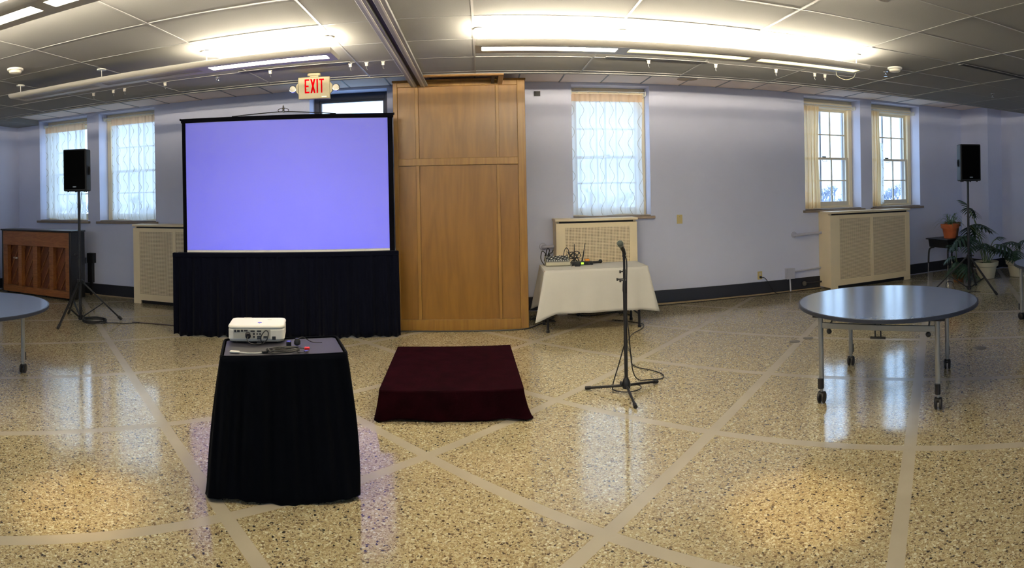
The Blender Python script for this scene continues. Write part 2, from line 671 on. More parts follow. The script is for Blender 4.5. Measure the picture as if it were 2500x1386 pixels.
S, SW = 1.366, 0.041
gx, gy = -0.383, 3.805
e1 = (math.sqrt(0.5), math.sqrt(0.5))
e2 = (math.sqrt(0.5), -math.sqrt(0.5))
for i in range(-11, 12):
    for j in range(-11, 12):
        poly = []
        for u, v in ((SW, SW), (S - SW, SW), (S - SW, S - SW), (SW, S - SW)):
            uu, vv = i * S + u, j * S + v
            poly.append((gx + e1[0] * uu + e2[0] * vv, gy + e1[1] * uu + e2[1] * vv))
        for a, b, c in ((1, 0, XR), (-1, 0, -XL), (0, 1, YW), (0, -1, -YB)):
            if poly:
                poly = clip(poly, a, b, c)
        if len(poly) >= 3:
            o = MB().prism(poly, -0.012, 0.0).build('terrazzo_panel', 'terrazzo', floor, smooth=False)

# back wall with window openings
WIN = [(-7.90, -6.70), (-6.43, -5.24), (-2.52, -1.34), (1.34, 2.52), (5.22, 6.41), (6.67, 7.86)]
WZ0, WZ1 = 1.34, 3.28
wb = MB()
xs = [XL] + [v for w in WIN for v in w] + [XR]
for k in range(0, len(xs), 2):
    wb.box(xs[k], xs[k + 1], YW, YW + WT, 0, PZ + 0.1)
for a, b in WIN:
    wb.box(a, b, YW, YW + WT, 0, WZ0)
    wb.box(a, b, YW, YW + WT, WZ1, PZ + 0.1)
struct(wb.build('wall_back', 'wall', smooth=False))
struct(MB().box(XL - 0.2, XL, YB, YW, 0, PZ + 0.1).build('wall_left', 'wall', smooth=False))
wr = MB().box(XR, XR + 0.2, YB, YW, 0, PZ + 0.1)
struct(wr.build('wall_right', 'wall', smooth=False))
struct(MB().box(9.06, XR, 7.72, YW, 0, PZ).build('wall_corner_chase', 'wall', smooth=False))
ADDED_RWIN = [(-7.6, -6.1), (-5.6, -4.1), (-2.6, -1.1), (0.4, 1.9), (4.1, 5.6), (6.1, 7.6)]  # openings invented in the unseen rear wall for extra daylight
RZ1 = 3.0
wq = MB()
xs = [XL] + [v for w in ADDED_RWIN for v in w] + [XR]
for k in range(0, len(xs), 2):
    wq.box(xs[k], xs[k + 1], YB - WT, YB, 0, PZ + 0.1)
for a, b in ADDED_RWIN:
    wq.box(a, b, YB - WT, YB, 0, 1.0)
    wq.box(a, b, YB - WT, YB, RZ1, PZ + 0.1)
struct(wq.build('wall_rear', 'wall', smooth=False))

# baseboards
bb = MB()
for a, b in ((XL, -5.47), (-3.9, -1.09), (0.57, 1.03), (2.2, 5.48), (7.25, 9.06)):
    bb.box(a, b, YW - 0.02, YW, 0.015, 0.205)
struct(bb.build('baseboard_back', 'base', bevel=0.004))
struct(MB().box(XL, XL + 0.02, YB, YW - 0.02, 0.015, 0.205).build('baseboard_left', 'base'))
struct(MB().box(9.04, 9.06, 7.72, YW - 0.02, 0.015, 0.205).box(9.04, XR, 7.70, 7.72, 0.015, 0.205).box(XR - 0.02, XR, YB, 7.70, 0.015, 0.205).build('baseboard_right', 'base'))
struct(MB().box(2.2, 5.48, YW - 0.045, YW, 0.0, 0.016).box(XL, -5.47, YW - 0.045, YW, 0, 0.016).build('trim_1', 'tan'))

# ceiling: slab, then grid bars and lay-in tiles over the part in view
ceil = struct(MB().box(XL, XR, YB, YP, CZ + 0.03, CZ + 0.1).box(XL, XR, YP - 0.05, YP, CZ, PZ + 0.1).box(XL, XR, YB, 2.56, CZ, CZ + 0.03)
              .build('ceiling', 'tile', smooth=False), 'suspended ceiling of large off-white tiles')
GX = [-0.04 + 1.222 * k for k in range(-6, 8)]
GY = [2.56, 3.24, 3.92, 4.60, 5.28, 5.965, 6.65]
tile_cache = {}


def tile(x0, x1, y0, y1, z, parent, th=0.02, mat='tile'):
    key = (round(x1 - x0, 3), round(y1 - y0, 3), mat)
    if key not in tile_cache:
        w, d = (x1 - x0) / 2, (y1 - y0) / 2
        tile_cache[key] = MB().box(-w, w, -d, d, 0, th).mesh('ceiling_tile', mat, smooth=False)
    return link_mesh('ceiling_tile', tile_cache[key], parent, ((x0 + x1) / 2, (y0 + y1) / 2, z))


gxs = [XL] + GX + [XR]
gys = GY + [YP - 0.05]
for i in range(len(gxs) - 1):
    for j in range(len(gys) - 1):
        if gxs[i + 1] - gxs[i] > 0.1:
            tile(gxs[i] + 0.008, gxs[i + 1] - 0.008, gys[j] + 0.008, gys[j + 1] - 0.008, CZ + 0.007 + 0.002 * ((i * 7 + j * 3) % 3), ceil)
for x in GX:
    MB().box(x - 0.009, x + 0.009, 2.56, YP - 0.05, CZ + 0.004, CZ + 0.03).build('grid_bar', 'tbar', ceil)
for y in GY:
    MB().box(XL, XR, y - 0.007, y + 0.007, CZ + 0.005, CZ + 0.03).build('grid_bar', 'tbar', ceil)

# window pocket ceiling (higher strip along the windows) with its own tiles
pocket = struct(MB().box(XL, XR, YP, YW, PZ + 0.03, PZ + 0.1).build('ceiling_window_pocket', 'tile', smooth=False))
px = [XL] + [-8.0 + 0.611 * k for k in range(0, 29)] + [XR]
for i in range(len(px) - 1):
    tile(px[i] + 0.004, px[i + 1] - 0.004, YP + 0.004, 7.62, PZ + 0.004, pocket, mat='tile_lamplit')
    tile(px[i] + 0.004, px[i + 1] - 0.004, 7.63, YW - 0.004, PZ + 0.004 + 0.003 * (i % 2), pocket, mat='tile_lamplit')
for x in px[1:-1]:
    MB().box(x - 0.01, x + 0.01, YP, YW, PZ, PZ + 0.03).build('grid_bar', 'tbar', pocket)
# dropped soffit in the left corner
struct(MB().box(XL, -7.92, YB, YW, 3.215, PZ - 0.001).build('trim_2', 'tile', smooth=False, bevel=0.004))

# ------------------------------------------------------------------ windows
def make_window(idx, a, b, dark=False, cassette=True, z0=None, z1=None):
    xc, w = (a + b) / 2, b - a
    h = (z1 or WZ1) - (z0 or WZ0)
    root = sroot('window_%d' % idx, (xc, YW, WZ0))
    fm, sm = ('darkframe', 'darkframe') if dark else ('cream', 'sash')
    hw = w / 2 - 0.003
    y0 = 0.26
    fr = MB().box(-hw, -hw + 0.075, y0, y0 + 0.12, 0.0, h).box(hw - 0.075, hw, y0, y0 + 0.12, 0, h)
    fr.box(-hw + 0.075, hw - 0.075, y0, y0 + 0.12, h - (0.16 if not dark else 0.10), h).box(-hw + 0.075, hw - 0.075, y0, y0 + 0.12, 0.0, 0.05)
    fr.build('frame', fm, root, bevel=0.004)
    MB().box(-w / 2 - 0.05, w / 2 + 0.05, -0.06, 0.0, -0.045, -0.004).box(-hw, hw, 0.0, 0.26, -0.02, 0.012).build('sill', 'sill', root, bevel=0.005)
    gx0, gx1 = -hw + 0.075, hw - 0.075
    top = h - (0.16 if not dark else 0.10)
    if dark:
        s = MB().box(gx0, gx0 + 0.03, y0 + 0.03, y0 + 0.08, 0.05, top).box(gx1 - 0.03, gx1, y0 + 0.03, y0 + 0.08, 0.05, top)
        s.box(gx0 + .03, gx1 - .03, y0 + 0.03, y0 + 0.08, top - 0.03, top).box(gx0 + .03, gx1 - .03, y0 + 0.03, y0 + 0.08, 0.05, 0.08)
        s.build('sash', sm, root)
        MB().box(gx0 + 0.03, gx1 - 0.03, y0 + 0.05, y0 + 0.055, 0.08, top - 0.03).build('pane', 'glass', root, smooth=False)
        return root
    mid = 0.05 + (top - 0.05) * 0.49
    for lo, hi, yy, nm in ((0.05, mid + 0.02, y0 + 0.03, 'lower_sash'), (mid - 0.02, top, y0 + 0.07, 'upper_sash')):
        st = 0.045
        bot = 0.075 if nm == 'lower_sash' else 0.04
        s = MB().box(gx0, gx0 + st, yy, yy + 0.035, lo, hi).box(gx1 - st, gx1, yy, yy + 0.035, lo, hi)
        s.box(gx0 + st, gx1 - st, yy, yy + 0.035, lo, lo + bot).box(gx0 + st, gx1 - st, yy, yy + 0.035, hi - 0.04, hi)
        so = s.build(nm, sm, root, bevel=0.003)
        x0, x1, z0, z1 = gx0 + st, gx1 - st, lo + bot, hi - 0.04
        cw, chh = (x1 - x0) / 3, (z1 - z0) / 2
        for k in (1, 2):
            MB().box(x0 + cw * k - 0.011, x0 + cw * k + 0.011, yy + 0.004, yy + 0.031, z0, z1).build('muntin', sm, so)
        MB().box(x0, x1, yy + 0.006, yy + 0.029, z0 + chh - 0.011, z0 + chh + 0.011).build('muntin', sm, so)
        pm = MB().box(-cw / 2 + 0.011, cw / 2 - 0.011, -0.002, 0.002, -chh / 2 + 0.011, chh / 2 - 0.011).mesh('pane', 'glass', smooth=False)
        for p in range(3):
            for q in range(2):
                link_mesh('pane', pm, so, (x0 + cw * (p + 0.5), yy + 0.018, z0 + chh * (q + 0.5)))
        if nm == 'lower_sash':
            MB().box(-0.05, 0.03, yy - 0.012, yy + 0.0, hi + 0.0, hi + 0.02).tube(smooth_path([(-0.05, yy - 0.02, hi - 0.05), (-0.05, yy - 0.03, hi - 0.07), (0.03, yy - 0.03, hi - 0.07), (0.03, yy - 0.02, hi - 0.05)], 3), 0.004, 6).build('sash_lock', 'brass', root)
    # storm window bars outside
    s = MB().box(gx0, gx1, y0 + 0.15, y0 + 0.17, mid - 0.02, mid + 0.02).box(-0.02, 0.01, y0 + 0.15, y0 + 0.17, 0.05, top)
    s.box(gx1 - 0.05, gx1 + 0.02, y0 + 0.14, y0 + 0.18, 0, h).box(gx0 - 0.02, gx0 + 0.05, y0 + 0.14, y0 + 0.18, 0, h)
    s.build('storm_window', 'pipe', root)
    if cassette:
        MB().box(-hw + 0.03, hw - 0.02, y0 - 0.05, y0, h - 0.15, h - 0.055).build('blind_cassette', 'cream', root, bevel=0.01)
    return root


for k, (a, b) in enumerate(WIN):
    make_window(k + 1, a, b, dark=(k == 2))
for k, (a, b) in enumerate(ADDED_RWIN):                      # unseen windows added behind the camera to brighten the back wall
    o = make_window(k + 7, a, b, cassette=False, z0=1.0, z1=RZ1)
    o.location = ((a + b) / 2, YB, 1.0)
    o.rotation_euler = (0, 0, PI)

# ------------------------------------------------------------------ curtains and rods
def curtain(label, x0, x1, y, z0, z1, mat, folds, amp, gather=None, hem=True, seed=0, cat='curtain', group=None):
    """hanging cloth, top-level; pleats deepen downward"""
    rnd = random.Random(seed)
    ph = [rnd.uniform(0, 6.28) for _ in range(3)]
    root = thing('sheer_curtain' if mat == 'sheer' else 'tied_curtain', label, cat, ((x0 + x1) / 2, y, z0), group=group)
    w = x1 - x0

    def fn(u, v):
        z = v * (z1 - z0)
        t = 1 - v
        g = 1.0
        if gather:
            g = 1 - gather * math.sin(PI * min(1, t * 1.0)) * 0.5
        x = (u - 0.5) * w * g + 0.012 * math.sin(7 * t + ph[0]) * (u - 0.2)
        yy = amp * (0.4 + 0.6 * t) * math.sin(2 * PI * folds * u + ph[1] + 0.8 * math.sin(3 * t + ph[2])) + 0.4 * amp * math.sin(2 * PI * folds * 2.3 * u + ph[2])
        return (x, yy, z + 0.012 * math.sin(9 * u + ph[0]) * (1 - v))
    nu, nv = 90, 40
    m = MB().grid(fn, nu, nv)
    o = m.build('cloth', mat, root, angle=180, fix=False)
    me = o.data
    uvl = me.uv_layers.new(name='UVMap')
    for lp in me.loops:
        i, j = lp.vertex_index % (nu + 1), lp.vertex_index // (nu + 1)
        uvl.data[lp.index].uv = (i / nu * w * 1.0, j / nv * (z1 - z0))
    if hem:
        def fh(u, v):
            p = fn(u, 1 - 0.062 * (1 - v))
            return (p[0], p[1] - 0.004, p[2])
        MB().grid(fh, nu, 3).build('header_band', 'sheer_plain', root, angle=180, fix=False)
    return root


def rod(label, x0, x1, y, z, rings):
    root = thing('curtain_rod', label, 'curtain rod', ((x0 + x1) / 2, y, z))
    w = (x1 - x0) / 2
    MB().cyl((-w, 0, 0), (w, 0, 0), 0.008, n=10).build('rod', 'white', root)
    MB().cyl((-w, 0.03, -0.035), (w, 0.03, -0.035), 0.006, n=8).build('rod', 'white', root)
    ring = MB().tube([(0, 0.015 * math.cos(t), 0.015 * math.sin(t)) for t in [2 * PI * k / 10 for k in range(11)]], 0.003, 5).mesh('ring', 'white')
    for r in rings:
        link_mesh('ring', ring, root, (r - (x0 + x1) / 2, 0, -0.004), (0, 0, 0.4 * math.sin(9 * r)))
    for sx in (-1, 1):
        MB().box(sx * w - 0.008, sx * w + 0.008, -0.012, 0.10, -0.05, 0.02).build('bracket', 'white', root)
    return root


CY = YW + 0.13
curtain('sheer white curtain with wavy stitching behind the left loudspeaker', -7.84, -6.86, CY, 1.365, 3.16, 'sheer', 5, 0.018, seed=1)
curtain('sheer white wavy curtain at the window beside the projection screen', -6.24, -5.27, CY, 1.36, 3.17, 'sheer', 6, 0.018, seed=2)
curtain('sheer white wavy curtain above the radiator cover behind the mixer table', 1.36, 2.44, CY, 1.36, 3.17, 'sheer', 6, 0.016, seed=3)
curtain('cream curtain drawn aside at the clear window right of the light switch', 5.29, 5.60, CY, 1.36, 3.13, 'curtain', 4, 0.03, gather=0.12, hem=False, seed=4)
curtain('cream curtain drawn aside at the clear window nearest the potted plants', 6.735, 6.95, CY, 1.36, 3.13, 'curtain', 3, 0.03, gather=0.1, hem=False, seed=5)
curtain('narrow white sheer hanging beside the cream curtain nearest the plants', 6.93, 7.09, CY + 0.05, 1.40, 2.55, 'sheer', 3, 0.012, hem=False, seed=6)
rod('white double curtain rod over the window behind the left loudspeaker', -7.88, -6.72, CY, 3.195, [-7.8 + 0.1 * k for k in range(10)])
rod('white double curtain rod over the window beside the projection screen', -6.41, -5.26, CY, 3.205, [-6.2 + 0.12 * k for k in range(8)])
rod('white double curtain rod over the window above the mixer table', 1.36, 2.50, CY, 3.205, [1.45 + 0.16 * k for k in range(7)])
rod('white curtain rod over the clear window right of the light switch', 5.24, 6.39, CY, 3.165, [5.3 + 0.045 * k for k in range(7)])
rod('white curtain rod over the clear window nearest the plants', 6.69, 7.84, CY, 3.165, [6.76 + 0.035 * k for k in range(6)])

# ------------------------------------------------------------------ oak partition closet
cab = thing('wood_closet', 'tall golden oak panelled closet between the screen and the window wall', 'closet', (-0.255, 7.35, 0))
cx = lambda x: x + 0.255
MB().box(cx(-1.09), cx(0.575), 0.03, 1.06, 0.0, 3.10).build('carcass', 'oak', cab)
H3 = 3.13
for a, b in ((-1.09, -1.035), (0.475, 0.575)):
    MB().box(cx(a), cx(b), 0.0, 0.035, 0.0, H3).build('stile', 'oak_frame', cab, bevel=0.004)
MB().box(cx(-1.035), cx(0.475), 0.0, 0.035, 3.07, H3).build('rail', 'oak_frame', cab, bevel=0.004)
MB().box(cx(-1.035), cx(0.475), 0.0, 0.035, 2.075, 2.165).build('rail', 'oak_frame', cab, bevel=0.004)
MB().box(cx(-1.035), cx(0.475), 0.0, 0.035, 0.0, 0.135).build('rail', 'oak_frame', cab, bevel=0.004)
for z0, z1 in ((0.135, 2.075), (2.165, 3.07)):
    for a, b in ((-0.81, -0.768), (0.205, 0.243)):
        MB().box(cx(a), cx(b), 0.004, 0.035, z0, z1).build('mullion', 'oak_frame', cab, bevel=0.003)
    for a, b in ((-1.035, -0.81), (-0.768, 0.205), (0.243, 0.475)):
        MB().box(cx(a), cx(b), 0.026, 0.034, z0, z1).build('panel', 'oak', cab)
MB().box(cx(-1.10), cx(0.585), -0.01, 1.07, H3, H3 + 0.025).build('top_moulding', 'oak_frame', cab, bevel=0.004)

# partition track in the ceiling running into the closet
tr = thing('partition_track', 'folding partition track with dark slot in the ceiling above the closet', 'track', (-0.75, 2.2, CZ))
MB().box(-0.10, -0.022, 0, 5.1, -0.028, -0.001).build('rail', 'tbar', tr, bevel=0.004)
MB().box(0.022, 0.11, 0, 5.1, -0.028, -0.001).build('rail', 'tbar', tr, bevel=0.004)
MB().box(-0.065, -0.05, 0, 5.1, -0.034, -0.028).box(0.06, 0.075, 0, 5.1, -0.034, -0.028).build('lip', 'fixture', tr)
MB().box(-0.022, 0.022, 0, 5.1, -0.008, -0.001).build('slot', 'slot', tr)
MB().box(0.11, 1.04, 4.54, 4.60, -0.02, -0.001).box(0.98, 1.04, 4.60, 5.10, -0.02, 0.06).build('closet_trim', 'oak', tr, bevel=0.003)
MB().box(0.90, 0.94, 4.62, 5.1, -0.012, 0.03).build('slot', 'slot', tr)

# ------------------------------------------------------------------ projection screen with skirt
SA = 0.2425
scr = thing('projection_screen', 'large black-bordered projection screen glowing blue', 'projection screen', (-2.358, 6.722, 0), SA)
fab = MB().grid(lambda u, v: (-1.215 + 2.50 * u, 0.03, 1.065 + 1.595 * v), 4, 4).box(-1.215, 1.285, 0.031, 0.034, 1.065, 2.66)
fab.build('projection_surface', 'screen', scr, smooth=False)
MB().box(-1.26, -1.215, 0.022, 0.036, 1.03, 2.66).build('side_border', 'screenborder', scr)
MB().box(1.285, 1.345, 0.022, 0.036, 1.03, 2.66).build('side_border', 'screenborder', scr)
MB().box(-1.27, 1.355, 0.014, 0.044, 2.66, 2.712).box(-1.285, -1.27, 0.005, 0.05, 2.69, 2.715).box(1.355, 1.37, 0.005, 0.05, 2.69, 2.715).build('top_bar', 'screenborder', scr, bevel=0.004)
MB().box(-1.215, 1.285, 0.024, 0.036, 1.04, 1.065).build('bottom_strip', 'white', scr)
MB().box(-1.36, 1.36, 0.02, 0.10, 0.94, 1.035).build('roller_case', 'screenborder', scr, bevel=0.02)
MB().tube(smooth_path([(-0.62, 0.03, 2.715), (-0.3, 0.03, 2.737), (0.02, 0.03, 2.752), (0.33, 0.03, 2.737), (0.66, 0.03, 2.715)], 6), 0.006, 8).build('lift_rod', 'blackmetal', scr)
MB().tube(smooth_path([(-0.03, 0.03, 2.752), (-0.045, 0.03, 2.775), (0.02, 0.03, 2.80), (0.085, 0.03, 2.775), (0.07, 0.03, 2.752)], 5), 0.004, 6).build('handle', 'blackmetal', scr)
MB().lathe([(0.012, 2.74), (0.018, 2.76), (0.01, 2.775), (0.02, 2.79), (0.008, 2.805), (0.012, 2.815), (0.001, 2.835)], 12, (0.02, 0.03, 0)).build('finial', 'silver', scr)
MB().cyl((0.02, 0.075, 0.3), (0.02, 0.075, 2.70), 0.016, n=10).build('support_pole', 'blackmetal', scr)
for k in range(3):
    t = 0.5 + 2 * PI * k / 3
    MB().bar((0.02, 0.075 + 0.0, 0.55), (0.02 + 0.4 * math.cos(t + 0.6), 0.42 + 0.32 * math.sin(t + 0.6), 0.012), 0.025, 0.015).build('leg', 'blackmetal', scr)

rs = random.Random(11)
pleats = [(rs.uniform(0.5, 1.0), rs.uniform(0, 6.28)) for _ in range(6)]


def skirt_fn(u, v):
    z = 1.035 * v
    x = -1.385 + 2.77 * u
    t = 1 - v
    w = math.sin(2 * PI * 30 * u + 1.2 * math.sin(2 * PI * 3 * u)) * 0.55 + 0.45 * math.sin(2 * PI * 17 * u + 2.0 + 1.5 * t)
    a = 0.010 + 0.028 * t ** 0.7
    zb = 0.012 + 0.010 * math.sin(2 * PI * 9 * u + 1.0) * t + 0.008 * math.sin(2 * PI * 23 * u)
    return (x * (1 + 0.006 * t), -0.035 - w * a, max(0.004, z + (zb if t > 0.98 else 0)))


ss = thing('screen_skirt', 'pleated dark cloth skirt hanging to the floor below the blue screen', 'drape', (-2.358, 6.722, 0), SA)
o = MB().grid(skirt_fn, 420, 14).build('pleated_cloth', 'navycloth', ss, angle=180, fix=False)
sm = o.modifiers.new('thickness', 'SOLIDIFY')
sm.thickness = 0.004
MB().box(-1.388, 1.388, -0.046, 0.015, 0.985, 1.038).build('waistband', 'navycloth', ss, bevel=0.006)

# ------------------------------------------------------------------ projector table with black skirt
CA = 0.385
cart = thing('projector_table', 'small table hidden under a long black skirt holding the projector', 'table', (-1.186, 3.325, 0), CA)


def rrect(hw, hd, r, n=6):
    pts = []
    for cx_, cy_, a0 in ((hw - r, hd - r, 0), (-hw + r, hd - r, PI / 2), (-hw + r, -hd + r, PI), (hw - r, -hd + r, 1.5 * PI)):
        for k in range(n + 1):
            t = a0 + PI / 2 * k / n
            pts.append((cx_ + r * math.cos(t), cy_ + r * math.sin(t)))
    return pts


MB().prism(rrect(0.345, 0.195, 0.03), 0.775, 0.80).build('tabletop', 'greypanel', cart, bevel=0.004)
for sx in (-1, 1):
    for sy in (-1, 1):
        MB().box(sx * 0.31 - 0.015, sx * 0.31 + 0.015, sy * 0.16 - 0.015, sy * 0.16 + 0.015, 0, 0.775).build('leg', 'blackmetal', cart)


def perim(hw, hd, r, s):
    """point on a rounded rectangle by arc fraction s"""
    segs = [(2 * (hw - r)), (PI * r / 2), (2 * (hd - r)), (PI * r / 2)] * 2
    L = sum(segs)
    d = (s % 1) * L
    # start at front-left going right along the front (-y)
    for k, sl in enumerate(segs):
        if d <= sl or k == 7:
            t = d / sl if sl > 1e-9 else 0
            if k == 0:
                return (-hw + r + d, -hd), (0, -1)
            if k == 1:
                a = -PI / 2 + PI / 2 * t
                return (hw - r + r * math.cos(a), -hd + r + r * math.sin(a)), (math.cos(a), math.sin(a))
            if k == 2:
                return (hw, -hd + r + d), (1, 0)
            if k == 3:
                a = PI / 2 * t
                return (hw - r + r * math.cos(a), hd - r + r * math.sin(a)), (math.cos(a), math.sin(a))
            if k == 4:
                return (hw - r - d, hd), (0, 1)
            if k == 5:
                a = PI / 2 + PI / 2 * t
                return (-hw + r + r * math.cos(a), hd - r + r * math.sin(a)), (math.cos(a), math.sin(a))
            if k == 6:
                return (-hw, hd - r - d), (-1, 0)
            a = PI + PI / 2 * t
            return (-hw + r + r * math.cos(a), -hd + r + r * math.sin(a)), (math.cos(a), math.sin(a))
        d -= sl


def cart_fn(u, v):
    t = 1 - v
    g = t ** 1.05
    (x, y), (nx, ny) = perim(0.365 + 0.072 * g, 0.215 + 0.062 * g, 0.03 + 0.05 * g, u)
    w = math.sin(2 * PI * 34 * u + 1.5 * math.sin(2 * PI * 5 * u)) * 0.5 + 0.6 * math.sin(2 * PI * 13 * u + 1 + t)
    a = 0.005 + 0.022 * math.sin(PI * min(1, t * 0.9)) if t > 0.06 else 0.001
    a *= (0.5 + 0.5 * abs(math.sin(2 * PI * 2 * u + .6)))
    rot = -0.10 * g
    x, y = x + nx * w * a, y + ny * w * a
    x, y = x * math.cos(rot) - y * math.sin(rot), x * math.sin(rot) + y * math.cos(rot)
    z = 0.802 * v
    if v < 0.01:
        z = 0.012 + 0.012 * math.sin(2 * PI * 4 * u + 1)
    return (x - 0.01 * g, y - 0.005 * g, z)


o = MB().grid(cart_fn, 360, 26, closed_u=True).build('skirt', 'blackcloth', cart, angle=180, fix=False)
sm = o.modifiers.new('thickness', 'SOLIDIFY')
sm.thickness = 0.004
rim = []
for k in range(161):
    (x, y), _ = perim(0.357, 0.207, 0.03, k / 160)
    rim.append((x, y, 0.803))
MB().tube(rim, 0.006, 6).build('skirt_hem', 'blackcloth', cart)

# projector
PA = 0.29
prj = thing('projector', 'white projector with cables in its rear ports on the black table', 'projector', (-1.405, 3.475, 0.803), PA)
body = MB().prism(rrect(0.175, 0.125, 0.04), 0.018, 0.085)
body.build('body', 'white', prj, bevel=0.006)
MB().prism(rrect(0.177, 0.127, 0.042), 0.085, 0.108).build('top_cover', 'white', prj, bevel=0.014, segs=4)
MB().prism(rrect(0.170, 0.120, 0.04), 0.010, 0.018).build('base_plate', 'portpanel', prj)
pp = MB().box(-0.14, 0.09, -0.1275, -0.124, 0.028, 0.083).build('port_panel', 'portpanel', prj)
for x, z, w, h in ((-0.128, 0.075, 0.012, 0.014), (-0.108, 0.075, 0.016, 0.013), (-0.086, 0.077, 0.012, 0.012), (-0.062, 0.078, 0.022, 0.008), (-0.02, 0.075, 0.026, 0.009), (0.02, 0.075, 0.026, 0.009),
                   (-0.012, 0.058, 0.011, 0.011), (0.008, 0.058, 0.009, 0.009), (0.026, 0.058, 0.009, 0.009), (-0.012, 0.040, 0.011, 0.010), (0.02, 0.040, 0.026, 0.009), (0.06, 0.040, 0.026, 0.009), (0.02, 0.029, 0.026, 0.008)):
    MB().box(x - w / 2, x + w / 2, -0.131, -0.1275, z - h / 2, z + h / 2).build('port', 'ports', pp)
MB().box(0.100, 0.122, -0.129, -0.124, 0.022, 0.042).build('power_inlet', 'ports', prj)
MB().box(-0.165, -0.158, -0.112, -0.105, 0.045, 0.052).build('status_lamp', 'ports', prj)
for x, y in ((-0.14, -0.09), (0.14, -0.09), (0, 0.09)):
    MB().cyl((x, y, 0), (x, y, 0.012), 0.012, n=10).build('foot', 'ports', prj)
MB().box(0.005, 0.030, -0.045, -0.033, 0.108, 0.1095).box(0.013, 0.021, -0.033, -0.025, 0.108, 0.1095).box(0.013, 0.021, -0.053, -0.045, 0.108, 0.1095).build('control_buttons', 'bluelabel', prj)
MB().box(-0.10, -0.05, 0.108, 0.118, 0.1075, 0.1095).build('vent_mark', 'portpanel', prj)
MB().box(0.06, 0.085, 0.05, 0.056, 0.108, 0.109).build('top_lettering', 'portpanel', prj)
MB().lathe([(0.034, 0.118), (0.034, 0.135), (0.026, 0.135), (0.022, 0.128)], 18, (0.06, 0, 0.062), 'Y').build('lens', 'ports', prj)
lens_w = prj.matrix_basis @ Vector((0.06, 0.16, 0.062))

# the projector's beam: a rectangular image thrown on the screen
sp = bpy.data.lights.new('projector_beam', 'SPOT')
spo = bpy.data.objects.new('projector_beam', sp)
COL.objects.link(spo)
nrm = Vector((-math.sin(SA), math.cos(SA), 0))       # screen normal, away from the camera
tang = Vector((math.cos(SA), math.sin(SA), 0))
scr_pt = Vector((-2.358, 6.722, 0)) + nrm * 0.03
zax = -nrm
lens_p = Vector((-1.44, 3.63, 0.87))
M3 = Matrix((tang, Vector((0, 0, 1)), -nrm)).transposed()  # local x = tangent, y = up, -z = beam
spo.matrix_world = Matrix.Translation(lens_p) @ M3.to_4x4()
dist = (scr_pt - lens_p).dot(nrm)
off = (scr_pt - lens_p).dot(tang)
sp.spot_size = math.radians(110)
sp.spot_blend = 0.0
sp.shadow_soft_size = 0.004
sp.energy = 1.0
sp.use_nodes = True
nt = sp.node_tree
em = nt.nodes['Emission']
geo_n = N(nt, 'ShaderNodeTexCoord')
sx_ = N(nt, 'ShaderNodeSeparateXYZ')
nt.links.new(geo_n.outputs['Normal'], sx_.inputs[0])


def math_n(op, a, b=None):
    n = N(nt, 'ShaderNodeMath', operation=op)
    for i, q in enumerate((a, b)):
        if q is None:
            continue
        if isinstance(q, (int, float)):
            n.inputs[i].default_value = q
        else:
            nt.links.new(q, n.inputs[i])
    return n.outputs[0]


den = math_n('ABSOLUTE', sx_.outputs[2])
px_ = math_n('DIVIDE', sx_.outputs[0], den)
py_ = math_n('DIVIDE', sx_.outputs[1], den)
x0, x1 = (off - 1.215) / dist, (off + 1.285) / dist
z0, z1 = (1.068 - lens_p.z) / dist, (2.655 - lens_p.z) / dist
mask = math_n('MULTIPLY', math_n('MULTIPLY', math_n('GREATER_THAN', px_, x0), math_n('LESS_THAN', px_, x1)),
              math_n('MULTIPLY', math_n('GREATER_THAN', py_, z0), math_n('LESS_THAN', py_, z1)))
BEAM = 490.0
em.inputs[0].default_value = (0.075, 0.085, 1.0, 1)
nt.links.new(math_n('MULTIPLY', mask, BEAM), em.inputs[1])

# cables on the projector table (local frame of the table)
def ct(x, y, z=0.803):
    c_, s_ = math.cos(CA), math.sin(CA)
    return (-1.186 + c_ * x - s_ * y, 3.325 + s_ * x + c_ * y, z)


TZ = 0.806
pts = []
for k in range(64):
    t = 2 * PI * k / 14
    r = 0.055 + 0.012 * math.sin(k * 0.7)
    pts.append(ct(-0.005 + 1.5 * r * math.cos(t) + 0.006 * math.sin(k), -0.125 + 0.75 * r * math.sin(t), TZ + 0.0022 * (k / 5) % 0.016 + 0.004))
pts = [ct(-0.10, -0.09, 0.81)] + pts + [ct(0.06, -0.085, TZ + .004), ct(0.10, -0.075, TZ + .004), ct(0.13, -0.095, TZ + .004)]
cc = thing('cable_coil', 'coiled black video cable in front of the projector', 'cable', ct(0, -0.12, 0.803))
base = Vector(ct(0, -0.12, 0.803))
MB().tube([Vector(p) - base for p in smooth_path(pts, 3)], 0.0035, 6).build('cable', 'black', cc)
MB().bar(Vector(ct(0.125, -0.093, 0.812)) - base, Vector(ct(0.155, -0.10, 0.812)) - base, 0.02, 0.016).build('connector_cap', 'redplug', cc, bevel=0.004)
MB().bar(Vector(ct(0.12, -0.16, 0.809)) - base, Vector(ct(0.145, -0.135, 0.809)) - base, 0.012, 0.007).build('connector', 'silver', cc)
MB().tube([Vector(p) - base for p in smooth_path([ct(0.08, -0.14, TZ), ct(0.10, -0.165, TZ), ct(0.12, -0.16, TZ)], 4)], 0.003, 6).build('cable', 'black', cc)
MB().bar(Vector(ct(-0.075, -0.125, 0.812)) - base, Vector(ct(-0.05, -0.11, 0.816)) - base, 0.013, 0.008).build('connector', 'silver', cc)

